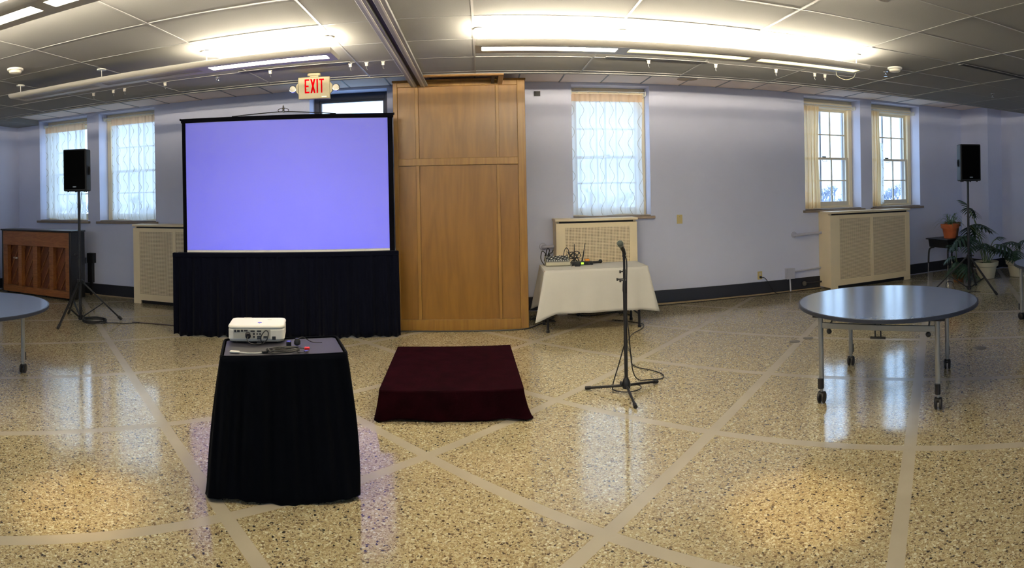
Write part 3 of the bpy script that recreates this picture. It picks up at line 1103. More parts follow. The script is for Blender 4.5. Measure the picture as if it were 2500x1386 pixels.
ad = thing('display_adapter', 'short white display adapter cable in front of the projector', 'adapter', ct(-0.22, -0.13, 0.803))
base = Vector(ct(-0.22, -0.13, 0.803))
MB().bar(Vector(ct(-0.31, -0.115, 0.809)) - base, Vector(ct(-0.255, -0.13, 0.809)) - base, 0.022, 0.010).build('plug_housing', 'white', ad, bevel=0.004)
MB().tube([Vector(p) - base for p in smooth_path([ct(-0.255, -0.13, 0.808), ct(-0.2, -0.145, 0.806), ct(-0.14, -0.145, 0.806), ct(-0.12, -0.13, 0.808)], 5)], 0.003, 6).build('cord', 'white', ad)
MB().bar(Vector(ct(-0.125, -0.14, 0.810)) - base, Vector(ct(-0.09, -0.13, 0.810)) - base, 0.022, 0.012).build('socket_end', 'black', ad, bevel=0.003)


def pj(x, y, z):
    return prj.matrix_basis @ Vector((x, y, z))


vc = thing('video_cable', 'black video cable looping out of the projector ports', 'cable', tuple(pj(-0.02, -0.15, 0.0)))
base = pj(-0.02, -0.15, 0.0)
MB().cyl(pj(-0.05, -0.132, 0.055) - base, pj(-0.045, -0.16, 0.05) - base, 0.017, n=14).build('connector', 'ports', vc)
MB().tube([p - base for p in smooth_path([pj(-0.045, -0.16, 0.05), pj(-0.05, -0.175, 0.03), pj(-0.03, -0.18, 0.012), pj(0.0, -0.175, 0.006), pj(0.035, -0.165, 0.006)], 5)], 0.0035, 6).build('cord', 'black', vc)
MB().tube([p - base for p in smooth_path([pj(0.035, -0.165, 0.012), pj(0.035, -0.16, 0.05), pj(0.06, -0.15, 0.082), pj(0.078, -0.15, 0.07), pj(0.07, -0.155, 0.03), pj(0.045, -0.165, 0.008)], 6)], 0.0035, 6).build('cord', 'black', vc)
MB().box(0, 0.024, -0.01, 0.012, 0.0, 0.016).xf(Matrix.Translation(pj(0.012, -0.15, 0.004) - base)).build('connector', 'ports', vc)

pc = thing('power_plug', 'round black power plug lying beside the projector', 'plug', ct(0.06, -0.01, 0.803))
MB().lathe([(0.012, 0), (0.02, 0.006), (0.02, 0.022), (0.014, 0.034), (0.012, 0.04)], 14, (0.02, 0.03, 0.004)).build('plug_body', 'black', pc)
MB().cyl((-0.02, -0.01, 0.0), (-0.02, -0.01, 0.03), 0.016, n=12).build('plug_body', 'black', pc)
MB().cyl((-0.02, -0.01, 0.03), (-0.02, -0.01, 0.034), 0.013, n=12).build('plug_face', 'silver', pc)
MB().tube(smooth_path([(0.02, 0.03, 0.04), (0.05, 0.06, 0.045), (0.09, 0.10, 0.01), (0.15, 0.12, 0.005)], 6), 0.003, 6).build('cord', 'black', pc)
MB().tube(smooth_path([(-0.02, -0.01, 0.008), (0.0, -0.05, 0.006), (0.03, -0.08, 0.004), (-0.06, -0.10, 0.004)], 6), 0.003, 6).build('cord', 'black', pc)

# ------------------------------------------------------------------ velvet riser
rz = thing('stage_riser', 'low square stage riser covered in maroon velvet', 'riser', (-0.268, 5.02, 0), 0.03)
MB().box(-0.53, 0.53, -0.63, 0.63, 0.02, 0.215).build('platform', 'ply', rz)
for sx in (-1, 1):
    for sy in (-1, 1):
        MB().box(sx * 0.45 - 0.04, sx * 0.45 + 0.04, sy * 0.55 - 0.04, sy * 0.55 + 0.04, 0, 0.02).build('foot', 'ply', rz)


def vel(u, v):
    (x, y), (nx, ny) = perim(0.545, 0.645, 0.015, u)
    t = 1 - v
    corner = max(0, (abs(x) / 0.545 + abs(y) / 0.645) - 1.7) / 0.3
    w = 0.5 * math.sin(2 * PI * 11 * u + 3 * t) + 0.5 * math.sin(2 * PI * 23 * u + 1)
    d = t * (0.004 + 0.006 * w) + t * t * 0.035 * corner * (1.2 if x > 0 else 0.6)
    dx = 0.0
    if ny < -0.5:
        d += 0.016 * math.sin(PI * t) * math.exp(-((x + 0.1 + 0.35 * t) / 0.3) ** 2)
    return (x + nx * d + (0.03 * corner * t if x > 0 else -0.02 * corner * t), y + ny * d, max(0.004, 0.235 - 0.23 * t + (0.015 * math.sin(2 * PI * 6 * u) if t > 0.99 else 0)))


def veltop(u, v):
    x, y = -0.545 + 1.09 * u, -0.645 + 1.29 * v
    return (x, y, 0.235 + 0.002 * noise.noise(Vector((x * 4, y * 4, 0))))


MB().grid(veltop, 20, 20).build('velvet_top', 'velvet', rz, angle=180)
o = MB().grid(vel, 220, 14, closed_u=True).build('velvet_drop', 'velvet', rz, angle=180, fix=False)
sm = o.modifiers.new('thickness', 'SOLIDIFY')
sm.thickness = 0.005

# ------------------------------------------------------------------ ceiling lights
def fixture(label, x0, x1, yc, lit_up, lit_down, group='long suspended ceiling lights'):
    """suspended linear luminaire: curved enamel sides, three slots below, open top with tubes"""
    L = x1 - x0
    zb = 2.92 - CZ
    f = thing('ceiling_light', label, 'ceiling light', ((x0 + x1) / 2, yc, CZ), group=group)
    prof = []
    for k in range(9):                       # outer half section, bottom to lip
        t = k / 8
        prof.append((0.125 + 0.05 * math.sin(t * PI / 2), zb + 0.042 * (1 - math.cos(t * PI / 2))))
    n3 = 3
    seg = L / n3
    slots = [(-L / 2 + seg * k + 0.05, -L / 2 + seg * (k + 1) - 0.055) for k in range(n3)]
    # sides
    for s in (-1, 1):
        lip = prof if s < 0 else [(a, zb + (b - zb) * 0.82) for a, b in prof]      # unseen window-side lip cut lower to spill tube light onto the back wall
        pl = [(s * a, b) for a, b in lip] + [(s * (a - 0.008), b + 0.004) for a, b in lip[::-1]]
        MB().prism(pl, -L / 2, L / 2, 'X').build('side_shell', 'fixture', f, angle=50)
    # underside with openings
    u = MB().box(-L / 2, L / 2, -0.128, -0.075, zb - 0.001, zb + 0.006).box(-L / 2, L / 2, 0.045, 0.128, zb - 0.001, zb + 0.006)
    e = [-L / 2] + [v for s_ in slots for v in s_] + [L / 2]
    for k in range(0, len(e), 2):
        u.box(e[k], e[k + 1], -0.075, 0.045, zb - 0.001, zb + 0.006)
    u.build('underside', 'fixture', f, smooth=False)
    for (a, b), on in zip(slots, lit_down):
        MB().box(a, b, -0.075, 0.045, zb + 0.004, zb + 0.009).build('diffuser', {0: 'lamp_off', 1: 'lamp_down', 2: 'lamp_down_warm', 3: 'lamp_down_soft'}[on], f, smooth=False)
    endp = [(-a, b) for a, b in prof[::-1]] + list(prof)
    for s in (-1, 1):
        MB().prism(endp, s * L / 2 - 0.006, s * L / 2 + 0.006, 'X').build('end_cap', 'fixture', f)
    MB().box(-L / 2 + 0.01, L / 2 - 0.01, -0.15, 0.15, zb + 0.012, zb + 0.016).build('reflector', 'white', f, smooth=False)
    for k in range(n3):
        if lit_up[k]:
            a, b = -L / 2 + seg * k + 0.04, -L / 2 + seg * (k + 1) - 0.04
            for yy in (-0.07, 0.07):
                MB().cyl((a, yy, zb + 0.046), (b, yy, zb + 0.046), 0.013, n=10).build('tube', 'lamp_up', f)
    for x in (-L / 2 + 0.03, -seg / 2, seg / 2, L / 2 - 0.05):
        MB().cyl((x, 0, zb + 0.03), (x, 0, -0.012), 0.004, n=6).build('hanger', 'white', f)
        MB().cyl((x, 0, -0.012), (x, 0, 0.0), 0.05, n=14).build('canopy', 'white', f)
    return f


fixture('long suspended light glowing onto the ceiling right of the partition track', -0.02, 3.76, 4.95, (1, 1, 1), (1, 2, 2))
fl = fixture('long suspended light, only its end nearest the exit sign lit', -4.95, -1.24, 4.95, (0, 0, 1), (0, 0, 1))
fixture('lit suspended light at the top left corner of the picture', -4.95, -1.24, 2.72, (1, 1, 1), (3, 3, 3))
fixture('suspended light at the top edge, only one end in view', -1.2, 2.50, 2.86, (1, 1, 1), (3, 3, 3))
rear = fixture('added unseen suspended light over the rear of the room behind the camera', -4.9, -1.2, 0.4, (0, 1, 0), (0, 0, 0))  # added light behind the camera, lifts wall brightness; copied below
for x, y, lab in ((3.5, 0.4, 'added unseen suspended light right behind the camera'), (-3.05, -1.8, 'added unseen suspended light along the left of the rear wall'), (3.5, -1.8, 'added unseen suspended light along the right of the rear wall')):
    c = copy_tree(rear)
    c.location = (x, y, CZ)
    c['label'] = lab

cord = thing('fixture_cord', 'thin white cord dangling from the end of the lit ceiling light', 'cord', (3.62, 5.0, 2.9))
MB().tube(smooth_path([(-0.12, 0.02, 0.02), (-0.1, 0.03, -0.03), (0.0, 0.03, -0.06), (0.1, 0.02, -0.03), (0.12, 0.0, 0.03)], 5), 0.004, 6).build('cable', 'white', cord)
MB().tube(smooth_path([(-0.05, 0.0, 0.10), (-0.08, 0.0, 0.14), (-0.12, 0, 0.12), (-0.14, 0, 0.09)], 5), 0.004, 6).build('cable', 'white', cord)

# warm recessed downlights that paint the two pools of light on the floor
for i, (x, y, lab) in enumerate(((-2.11, 2.25, 'recessed warm downlight over the floor left of the projector table'), (1.585, 2.36, 'recessed warm downlight over the floor before the microphone stand'))):
    d = thing('downlight', lab, 'ceiling light', (x, y, CZ), group='recessed warm downlights')
    MB().lathe([(0.07, 0.0), (0.09, -0.004), (0.09, -0.010), (0.062, -0.010), (0.055, 0.0)], 24).build('trim_ring', 'white', d)
    MB().lathe([(0.001, -0.003), (0.05, -0.003), (0.05, 0.0)], 20).build('lamp_face', emit('warm_lamp_face', (1.0, 0.7, 0.35), 6.0), d)
    l = bpy.data.lights.new('downlight_lamp', 'SPOT')
    l.energy = 75
    l.color = (1.0, 0.66, 0.28)
    l.spot_size = math.radians(19)
    l.spot_blend = 0.9
    l.shadow_soft_size = 0.04
    lo = bpy.data.objects.new('downlight_lamp', l)
    COL.objects.link(lo)
    lo.parent = d
    lo.location = (0, 0, -0.02)
    lo.rotation_euler = (0.10, 0, 0)

# ------------------------------------------------------------------ small ceiling things
def smoke(label, x, y):
    s = thing('smoke_detector', label, 'smoke detector', (x, y, CZ))
    MB().lathe([(0.085, 0), (0.085, -0.018), (0.07, -0.022)], 28).build('base', 'white', s)
    MB().lathe([(0.066, -0.02), (0.062, -0.045), (0.035, -0.052), (0.001, -0.053)], 28).build('head', 'offwhite', s)
    MB().box(0.03, 0.055, -0.01, 0.01, -0.052, -0.045).build('vent', 'fixture', s)


smoke('round white smoke detector on the ceiling left of the unlit light', -4.35, 4.30)
smoke('round white smoke detector on the ceiling beyond the lit light', 4.45, 5.19)


def sprinkler(label, x, y, z=CZ):
    s = thing('sprinkler_head', label, 'sprinkler', (x, y, z))
    MB().lathe([(0.03, 0), (0.03, -0.006), (0.012, -0.008), (0.012, -0.03)], 14).build('escutcheon', 'silver', s)
    MB().tube([(-0.012, 0, -0.028), (-0.016, 0, -0.045), (0, 0, -0.058)], 0.003, 6).tube([(0.012, 0, -0.028), (0.016, 0, -0.045), (0, 0, -0.058)], 0.003, 6).build('yoke', 'silver', s)
    MB().lathe([(0.022, -0.058), (0.022, -0.061)], 14).build('deflector', 'silver', s)


sprinkler('metal sprinkler head in the ceiling above the right loudspeaker', 6.77, 5.66)
sprinkler('metal sprinkler head beside the smoke detector beyond the lit light', 4.50, 5.42)
sprinkler('metal sprinkler head near the end of the slot before the exit sign', -2.87, 6.0)
hk = MB().box(-0.014, 0.014, -0.010, 0.010, -0.040, -0.004).box(-0.020, 0.020, -0.008, 0.008, -0.012, 0.0)
hk2 = MB().tube([(0, 0, -0.04), (0, 0, -0.07), (0.008, 0, -0.078), (0.012, 0, -0.07)], 0.0025, 5)
proto = thing('ceiling_hook', 'small white hook clipped to the ceiling grid before the windows', 'hook', (-4.609, 5.965, CZ), group='hooks along the ceiling grid')
hk.build('clip', 'fixture', proto, bevel=0.002)
hk2.build('wire', 'grey', proto)
for x in (-4.295, -4.123, -3.54, -2.215, -1.325, -1.153, -0.979, 1.779, 2.551, 3.309, 3.841, 3.99):
    c = copy_tree(proto)
    c.location = (x, 5.965, CZ)


def slot_diffuser(label, x0, x1, y):
    s = thing('slot_diffuser', label, 'air vent', ((x0 + x1) / 2, y, CZ))
    w = (x1 - x0) / 2
    MB().box(-w, w, -0.04, 0.04, -0.004, 0.0).build('frame', 'tbar', s)
    MB().box(-w + 0.01, w - 0.01, -0.032, -0.006, -0.006, -0.003).build('slot', 'slot', s)
    MB().box(-w + 0.01, w - 0.01, 0.006, 0.032, -0.006, -0.003).build('slot', 'slot', s)


slot_diffuser('long black slot vent in the ceiling before the exit sign', -2.56, -1.31, 5.92)
slot_diffuser('long black slot vent in the ceiling behind the lit light', 1.3, 2.44, 5.92)
slot_diffuser('long black slot vent in the ceiling at the right edge', 4.9, 6.15, 4.56)
st = thing('ceiling_stain', 'round brownish water stain on a tile above the blank wall', 'stain', (2.95, 7.95, PZ))
MB().lathe([(0.15, 0.002), (0.15, 0.0015)], 24).build('stain_ring', 'stain', st)

# ------------------------------------------------------------------ exit sign
ex = thing('exit_sign', 'cream exit sign with red letters and two round lamps under the ceiling', 'exit sign', (-1.826, 6.335, CZ), 0.13)
MB().prism(rrect(0.075, 0.04, 0.03), -0.028, 0.0).build('canopy', 'exitcase', ex, bevel=0.004)
MB().box(-0.05, 0.05, -0.02, 0.02, -0.04, -0.028).build('neck', 'exitcase', ex)
MB().box(-0.18, 0.18, -0.03, 0.03, -0.285, -0.04).build('case', 'exitcase', ex, bevel=0.008)
for s_ in (-1, 1):
    MB().prism([(s_ * 0.18, -0.10), (s_ * 0.18, -0.23), (s_ * 0.205, -0.20), (s_ * 0.205, -0.13)], -0.025, 0.025, 'Y').build('side_pod', 'exitcase', ex)


def letter(kind, x, w=0.052, z0=-0.222, z1=-0.066, t=0.0165):
    m = MB()
    y0, y1 = -0.034, -0.0285
    if kind == 'E':
        m.box(x, x + t, y0, y1, z0, z1)
        zm = (z0 + z1) / 2
        for z in (z0, zm - t / 2, z1 - t):
            m.box(x + t, x + w * (0.85 if z == zm - t / 2 else 1), y0, y1, z, z + t)
    elif kind == 'X':
        m.prism([(x, z0), (x + t * 1.15, z0), (x + w, z1), (x + w - t * 1.15, z1)], y0, y1, 'Y')
        m.prism([(x, z1), (x + t * 1.15, z1), (x + w, z0), (x + w - t * 1.15, z0)], y0 - 0.0003, y1, 'Y')
    elif kind == 'I':
        m.box(x, x + t, y0, y1, z0, z1)
    else:
        m.box(x, x + w, y0, y1, z1 - t, z1)
        m.box(x + w / 2 - t / 2, x + w / 2 + t / 2, y0, y1, z0, z1 - t)
    o = m.build('letter', 'red', ex, smooth=False)
    o['label'] = 'red letter ' + kind


letter('E', -0.105)
letter('X', -0.041, 0.058)
letter('I', 0.029)
letter('T', 0.058, 0.056)
MB().box(0.085, 0.14, -0.032, -0.029, -0.272, -0.26).build('maker_plate', 'white', ex)
for sx in (-1, 1):
    h = MB().lathe([(0.001, -0.025), (0.038, -0.02), (0.044, -0.008), (0.04, 0.012), (0.02, 0.03)], 18, (sx * 0.245, 0.0, -0.165), 'Y').build('lamp_head', 'silver', ex)
    MB().lathe([(0.001, -0.0265), (0.034, -0.0225), (0.034, -0.019)], 16, (sx * 0.245, 0, -0.165), 'Y').build('lens', 'offwhite', h)
    MB().box(sx * 0.2 if sx > 0 else -0.21, 0.21 if sx > 0 else -0.2, -0.01, 0.01, -0.175, -0.155).build('bracket', 'exitcase', ex)

bx = tag(MB().box(-0.045, 0.045, -0.03, 0.0, -0.035, 0.035).box(-0.035, -0.005, -0.034, -0.03, -0.02, 0.02).box(0.005, 0.035, -0.034, -0.03, -0.02, 0.02).build('wall_sensor', 'black', bevel=0.004), 'small black sensor box high on the wall right of the closet', 'sensor')
bx.location = (0.838, YW, 3.143)

# ------------------------------------------------------------------ radiator covers
def radiator(label, x0, x1, top, yf, panels, legs=True):
    w, d = x1 - x0, YW - yf
    r = thing('radiator_cover', label, 'radiator cover', ((x0 + x1) / 2, yf, 0), group='cream radiator covers')
    h = w / 2
    MB().box(-h - 0.012, h + 0.012, -0.015, d - 0.003, top - 0.035, top).build('top', 'cream', r, bevel=0.006)
    MB().box(-h, -h + 0.02, 0.02, d - 0.003, 0.03, top - 0.06).build('side', 'cream', r)
    MB().box(h - 0.02, h, 0.02, d - 0.003, 0.03, top - 0.06).build('side', 'cream', r)
    MB().box(-h + 0.05, h - 0.05, 0.03, 0.04, top - 0.062, top - 0.036).build('air_slot', 'slot', r)
    MB().box(-h, h, 0.06, d - 0.003, top - 0.06, top - 0.036).build('sub_top', 'cream', r)
    xs_ = [-h] + [v for p in panels for v in (p[0] - (x0 + x1) / 2, p[1] - (x0 + x1) / 2)] + [h]
    zb, zt = 0.16, top - 0.12
    for k in range(0, len(xs_), 2):
        MB().box(xs_[k], xs_[k + 1], 0.0, 0.022, 0.06, top - 0.062).build('stile', 'cream', r, bevel=0.003)
    for k in range(1, len(xs_) - 1, 2):
        MB().box(xs_[k], xs_[k + 1], 0.0, 0.022, 0.06, zb).build('rail', 'cream', r)
        MB().box(xs_[k], xs_[k + 1], 0.0, 0.022, zt, top - 0.062).build('rail', 'cream', r)
        MB().box(xs_[k], xs_[k + 1], 0.010, 0.014, zb, zt).build('perforated_grille', 'perf', r, smooth=False)
    for s in (-1, 1):
        MB().box(s * h - (0.14 if s > 0 else 0), s * h + (0 if s > 0 else 0.14), 0.0, 0.022, 0.0, 0.06).build('foot', 'cream', r)
    MB().box(-h + 0.14, h - 0.14, 0.05, 0.06, 0.0, 0.07).build('toe_recess', 'slot', r)
    return r


radiator('cream radiator cover partly hidden behind the screen skirt', -5.47, -3.9, 1.305, 8.10, [(-5.345, -4.72), (-4.66, -4.02)])
radiator('cream radiator cover behind the white-clothed table', 1.034, 2.20, 1.335, 8.10, [(1.16, 2.085)])
radiator('wide two-panel cream radiator cover below the two clear windows', 5.48, 7.25, 1.31, 8.10, [(5.67, 6.33), (6.395, 7.145)])

# pipes and electrical fittings
def pipe(label, pts, r, flange=None):
    p = thing('heating_pipe', label, 'pipe', pts[0])
    b = Vector(pts[0])
    MB().tube([Vector(q) - b for q in pts], r, 12).build('pipe', 'pipe', p)
    if flange is not None:
        MB().lathe([(0.055, 0.0), (0.05, -0.015), (0.03, -0.02)], 18, tuple(Vector(flange) - b), 'Y').build('flange', 'pipe', p)


pipe('grey pipe running from the wall into the wide radiator cover', smooth_path([(4.985, YW, 0.934), (4.985, YW - 0.05, 0.934), (5.01, YW - 0.075, 0.934), (5.1, YW - 0.08, 0.937), (5.49, YW - 0.08, 0.95)], 4), 0.024, (4.985, YW, 0.934))
pipe('grey pipe running from the wall into the cover behind the table', smooth_path([(0.885, YW, 0.927), (0.885, YW - 0.05, 0.927), (0.91, YW - 0.075, 0.927), (1.05, YW - 0.08, 0.93)], 4), 0.024, (0.885, YW, 0.927))
lp = thing('brass_valve_pipe', 'dark pipe with brass end low on the wall by the radiator cover', 'pipe', (5.12, YW, 0.11))
MB().cyl((0.03, -0.06, 0), (0.38, -0.06, 0.0), 0.016, n=10).build('pipe', 'base', lp)
MB().lathe([(0.03, -0.055), (0.038, -0.062), (0.038, -0.09), (0.02, -0.10)], 14, (0.02, 0.02, 0), 'Y').build('valve', 'brass', lp)
MB().cyl((0.02, 0, 0), (0.02, -0.06, 0), 0.016, n=10).build('stub', 'brass', lp)
eb = thing('junction_box', 'grey-painted electrical junction box with conduit above the baseboard', 'junction box', (4.87, YW, 0.30))
MB().box(-0.075, 0.075, -0.07, 0, -0.085, 0.085).build('box', 'pipe', eb, bevel=0.006)
MB().box(-0.08, 0.08, -0.076, -0.07, -0.09, 0.09).build('cover', 'pipe', eb, bevel=0.003)
MB().cyl((0.0, -0.04, -0.085), (0.01, -0.04, -0.295), 0.014, n=10).build('conduit', 'pipe', eb)
MB().cyl((0.075, -0.04, 0.02), (0.61, -0.04, 0.05), 0.014, n=10).build('conduit', 'pipe', eb)
sw = thing('switch_plate', 'ivory blank wall plate on the wall right of the curtained window', 'wall plate', (2.972, YW, 1.268))
MB().box(-0.045, 0.045, -0.007, 0, -0.068, 0.068).build('plate', 'ivory', sw, bevel=0.004)
MB().cyl((0, -0.008, 0.04), (0, -0.006, 0.04), 0.004, n=8).build('screw', 'brass', sw)
ol = thing('wall_outlet', 'ivory wall outlet with a black cord plugged in above the baseboard', 'outlet', (4.33, YW, 0.309))
MB().box(-0.042, 0.042, -0.007, 0, -0.065, 0.065).build('plate', 'ivory', ol, bevel=0.004)
MB().box(-0.018, 0.018, -0.011, -0.007, 0.008, 0.042).build('socket', 'offwhite', ol)
MB().box(-0.018, 0.018, -0.011, -0.007, -0.042, -0.008).build('socket', 'offwhite', ol)
wc = thing('power_cable', 'black power cord running from the wall outlet along the baseboard', 'cord', (4.33, YW, 0.0))
MB().box(-0.016, 0.016, -0.045, -0.011, 0.268, 0.30).build('plug', 'black', wc, bevel=0.004)
MB().tube(smooth_path([(0.0, -0.045, 0.284), (0.07, -0.06, 0.26), (0.16, -0.07, 0.12), (0.22, -0.09, 0.03), (0.32, -0.10, 0.006), (0.6, -0.10, 0.006), (1.1, -0.13, 0.006)], 6), 0.006, 6).build('cord', 'black', wc)
MB().tube(smooth_path([(0.32, -0.11, 0.006), (0.0, -0.13, 0.006), (-0.5, -0.11, 0.006), (-1.0, -0.13, 0.006), (-1.6, -0.15, 0.006), (-2.1, -0.22, 0.006), (-2.45, -0.5, 0.006)], 6), 0.006, 6).build('cord', 'black', wc)

# ------------------------------------------------------------------ table with white cloth
TX, TY, TH = 1.40, 7.35, 0.765
ft = thing('folding_table', 'folding table with dark legs under the white tablecloth', 'table', (TX, TY, 0))
MB().box(-0.65, 0.65, -0.30, 0.30, TH - 0.03, TH - 0.004).build('tabletop', 'ply', ft, bevel=0.004)
for sx, sy in ((-0.615, -0.245), (0.535, -0.25), (-0.615, 0.2), (0.545, 0.2)):
    lg = MB().cyl((sx, sy, 0.02), (sx, sy, TH - 0.03), 0.016, n=10).build('leg', 'blackmetal', ft)
    MB().cyl((sx, sy, 0.0), (sx, sy, 0.03), 0.021, n=10).build('foot', 'black', lg)
for sx in (-0.615, 0.54):
    MB().cyl((sx, -0.245, 0.16), (sx, 0.2, 0.16), 0.010, n=8).build('stretcher', 'blackmetal', ft)


def cloth_fn(u, v):
    t = 1 - v
    (x, y), (nx, ny) = perim(0.652, 0.302, 0.02, u)
    cn = max(0.0, (abs(x) / 0.652 - 0.80) / 0.2) if abs(nx) < 0.5 else 0.0
    cs = max(0.0, (abs(y) / 0.302 - 0.55) / 0.45) if abs(nx) >= 0.5 else 0.0
    c = max(cn, cs) ** 1.6
    dx, dy = (1 if x > 0 else -1), (1 if y > 0 else -1)
    fl = t * (0.010 + 0.012 * math.sin(2 * PI * 7 * u + 1.3) + 0.008 * math.sin(2 * PI * 15 * u))
    X = x + nx * fl + dx * c * t * 0.13
    Y = y + ny * fl + dy * c * t * 0.06
    drop = (0.53 if y < 0 else 0.5) + c * (0.10 + (0.03 if x < 0 else -0.03))
    Z = TH - 0.002 - t * drop * (1 - 0.06 * c)
    if t < 0.04:
        Z = TH
    return (X, Y, max(0.03, Z))


tcl = thing('tablecloth', 'white tablecloth draped over the table with the audio mixer', 'tablecloth', (TX, TY, 0))
m = MB().grid(cloth_fn, 240, 16, closed_u=True)
m.build('draped_sides', 'cloth', tcl, angle=180, fix=False).modifiers.new('thickness', 'SOLIDIFY').thickness = 0.003
MB().prism(rrect(0.653, 0.303, 0.02), TH - 0.003, TH + 0.002).build('top_cloth', 'cloth', tcl, smooth=False)

TT = TH + 0.003
mix = thing('audio_mixer', 'grey audio mixing console on the left end of the white table', 'mixer', (0.965, 7.40, TT), -0.03)
MB().prism([(-0.01, 0.012), (-0.01, 0.048), (0.03, 0.055), (0.25, 0.105), (0.27, 0.105), (0.27, 0.0), (0.01, 0.0)], -0.155, 0.155, 'X').build('chassis', 'mixer', mix, bevel=0.003)
MB().prism([(0.025, 0.0555), (0.245, 0.1055), (0.245, 0.1025), (0.025, 0.052)], -0.148, 0.148, 'X').build('control_panel', 'mixer_panel', mix)
kmesh = MB().lathe([(0.007, 0), (0.006, 0.012), (0.001, 0.013)], 8).mesh('knob', 'knobwhite')
kmesh2 = MB().lathe([(0.007, 0), (0.006, 0.012), (0.001, 0.013)], 8).mesh('knob', 'black')
for i in range(10):
    for j in range(5):
        yy = 0.095 + 0.034 * j
        link_mesh('knob', kmesh if (i + j) % 3 == 0 else kmesh2, mix, (-0.132 + 0.0293 * i, yy, 0.0715 + (yy - 0.095) * 0.227))
fmesh = MB().box(-0.005, 0.005, -0.009, 0.009, 0, 0.012).mesh('fader', 'knobwhite', smooth=False)
for i in range(10):
    link_mesh('fader', fmesh, mix, (-0.132 + 0.0293 * i, 0.05, 0.0605))

def cable_thing(name, label, cat, pts, r, mat='black', sub=6):
    t = thing(name, label, cat, pts[0])
    b = Vector(pts[0])
    MB().tube([p - b for p in smooth_path(pts, sub)], r, 6).build('cable', mat, t)
    return t


tz = TT + 0.005
cb = cable_thing('cable_bundle', 'bundled black cords standing behind the mixer', 'cable',
                 [(0.80, 7.52, tz), (0.775, 7.70, tz + 0.06), (0.79, 7.70, tz + 0.16), (0.83, 7.69, tz + 0.14), (0.84, 7.69, tz + 0.09), (0.85, 7.69, tz + 0.17), (0.87, 7.69, tz + 0.20), (0.89, 7.69, tz + 0.17), (0.87, 7.69, tz + 0.12), (0.85, 7.69, tz + 0.06), (0.88, 7.69, tz + 0.13), (0.92, 7.69, tz + 0.14), (0.94, 7.69, tz + 0.18)], 0.006)
b0 = Vector((0.80, 7.52, tz))
MB().tube([Vector(p) - b0 for p in smooth_path([(0.825, 7.70, tz + 0.03), (0.835, 7.70, tz + 0.09), (0.845, 7.70, tz + 0.13)], 4)], [0.012, 0.012, 0.013, 0.014, 0.014, 0.014, 0.013, 0.012, 0.010], 8).build('wrapped_section', 'black', cb)
MB().tube([Vector(p) - b0 for p in smooth_path([(0.885, 7.70, tz + 0.02), (0.895, 7.70, tz + 0.07), (0.885, 7.70, tz + 0.12)], 4)], 0.013, 8).build('wrapped_section', 'black', cb)

tangle = [(1.10, 7.60, tz + 0.06)]
rt_ = random.Random(5)
for k in range(26):
    a = k * 0.9
    tangle.append((1.20 + 0.075 * math.cos(a) + rt_.uniform(-0.02, 0.02), 7.60 + 0.03 * math.sin(a), tz + 0.075 + 0.07 * math.sin(a * 1.3) + rt_.uniform(-0.015, 0.015)))
cable_thing('cable_tangle', 'tangle of black cords heaped behind the wireless receiver', 'cable', tangle, 0.005, sub=5)
cable_thing('looped_cord', 'black cord arching from the mixer to the tangle of cords', 'cable', [(1.06, 7.60, TT + 0.10), (1.075, 7.62, tz + 0.16), (1.10, 7.62, tz + 0.205), (1.13, 7.62, tz + 0.18), (1.145, 7.61, tz + 0.10)], 0.005)
rc = thing('wireless_receiver', 'black wireless microphone receiver with green display and two antennas', 'receiver', (1.30, 7.47, TT), -0.04)
MB().box(-0.15, 0.12, -0.05, 0.06, 0.005, 0.042).build('case', 'black', rc, bevel=0.003)
MB().box(-0.035, 0.0, -0.052, -0.05, 0.012, 0.036).build('display', 'green_led', rc)
MB().box(0.06, 0.08, -0.052, -0.05, 0.018, 0.03).build('label_strip', 'mixer_panel', rc)
for x, tx in ((-0.115, -0.105), (-0.01, 0.035)):
    MB().tube([(x, 0.055, 0.03), ((x + tx) / 2, 0.055, 0.13), (tx, 0.055, 0.27)], [0.010, 0.009, 0.003], 8).build('antenna', 'black', rc)
for x in (-0.14, 0.11):
    MB().box(x - 0.008, x + 0.008, -0.04, 0.05, 0, 0.005).build('foot', 'black', rc)
pa = thing('power_adapter', 'small black power adapter block at the front of the white table', 'adapter', (1.20, 7.33, TT))
MB().box(-0.035, 0.035, -0.025, 0.025, 0, 0.036).build('block', 'black', pa, bevel=0.005)
MB().tube(smooth_path([(-0.035, 0, 0.012), (-0.07, 0.01, 0.005), (-0.06, 0.06, 0.004), (-0.045, 0.09, 0.004)], 5), 0.003, 6).build('cord', 'black', pa)
hm = thing('wireless_microphone', 'black wireless microphone lying at the end of the receiver', 'microphone', (1.47, 7.56, TT))
MB().tube([(-0.06, 0, 0.016), (0.05, 0, 0.018), (0.06, 0, 0.024), (0.085, 0, 0.024), (0.10, 0, 0.022)], [0.013, 0.015, 0.022, 0.024, 0.012], 12).build('body', 'black', hm)
ob = tag(MB().box(-0.03, 0.03, -0.02, 0.02, 0, 0.03).build('battery_pack', 'orange', bevel=0.006), 'small orange pack on top of the wireless receiver', 'pack')
ob.location = (1.355, 7.49, TT + 0.043)

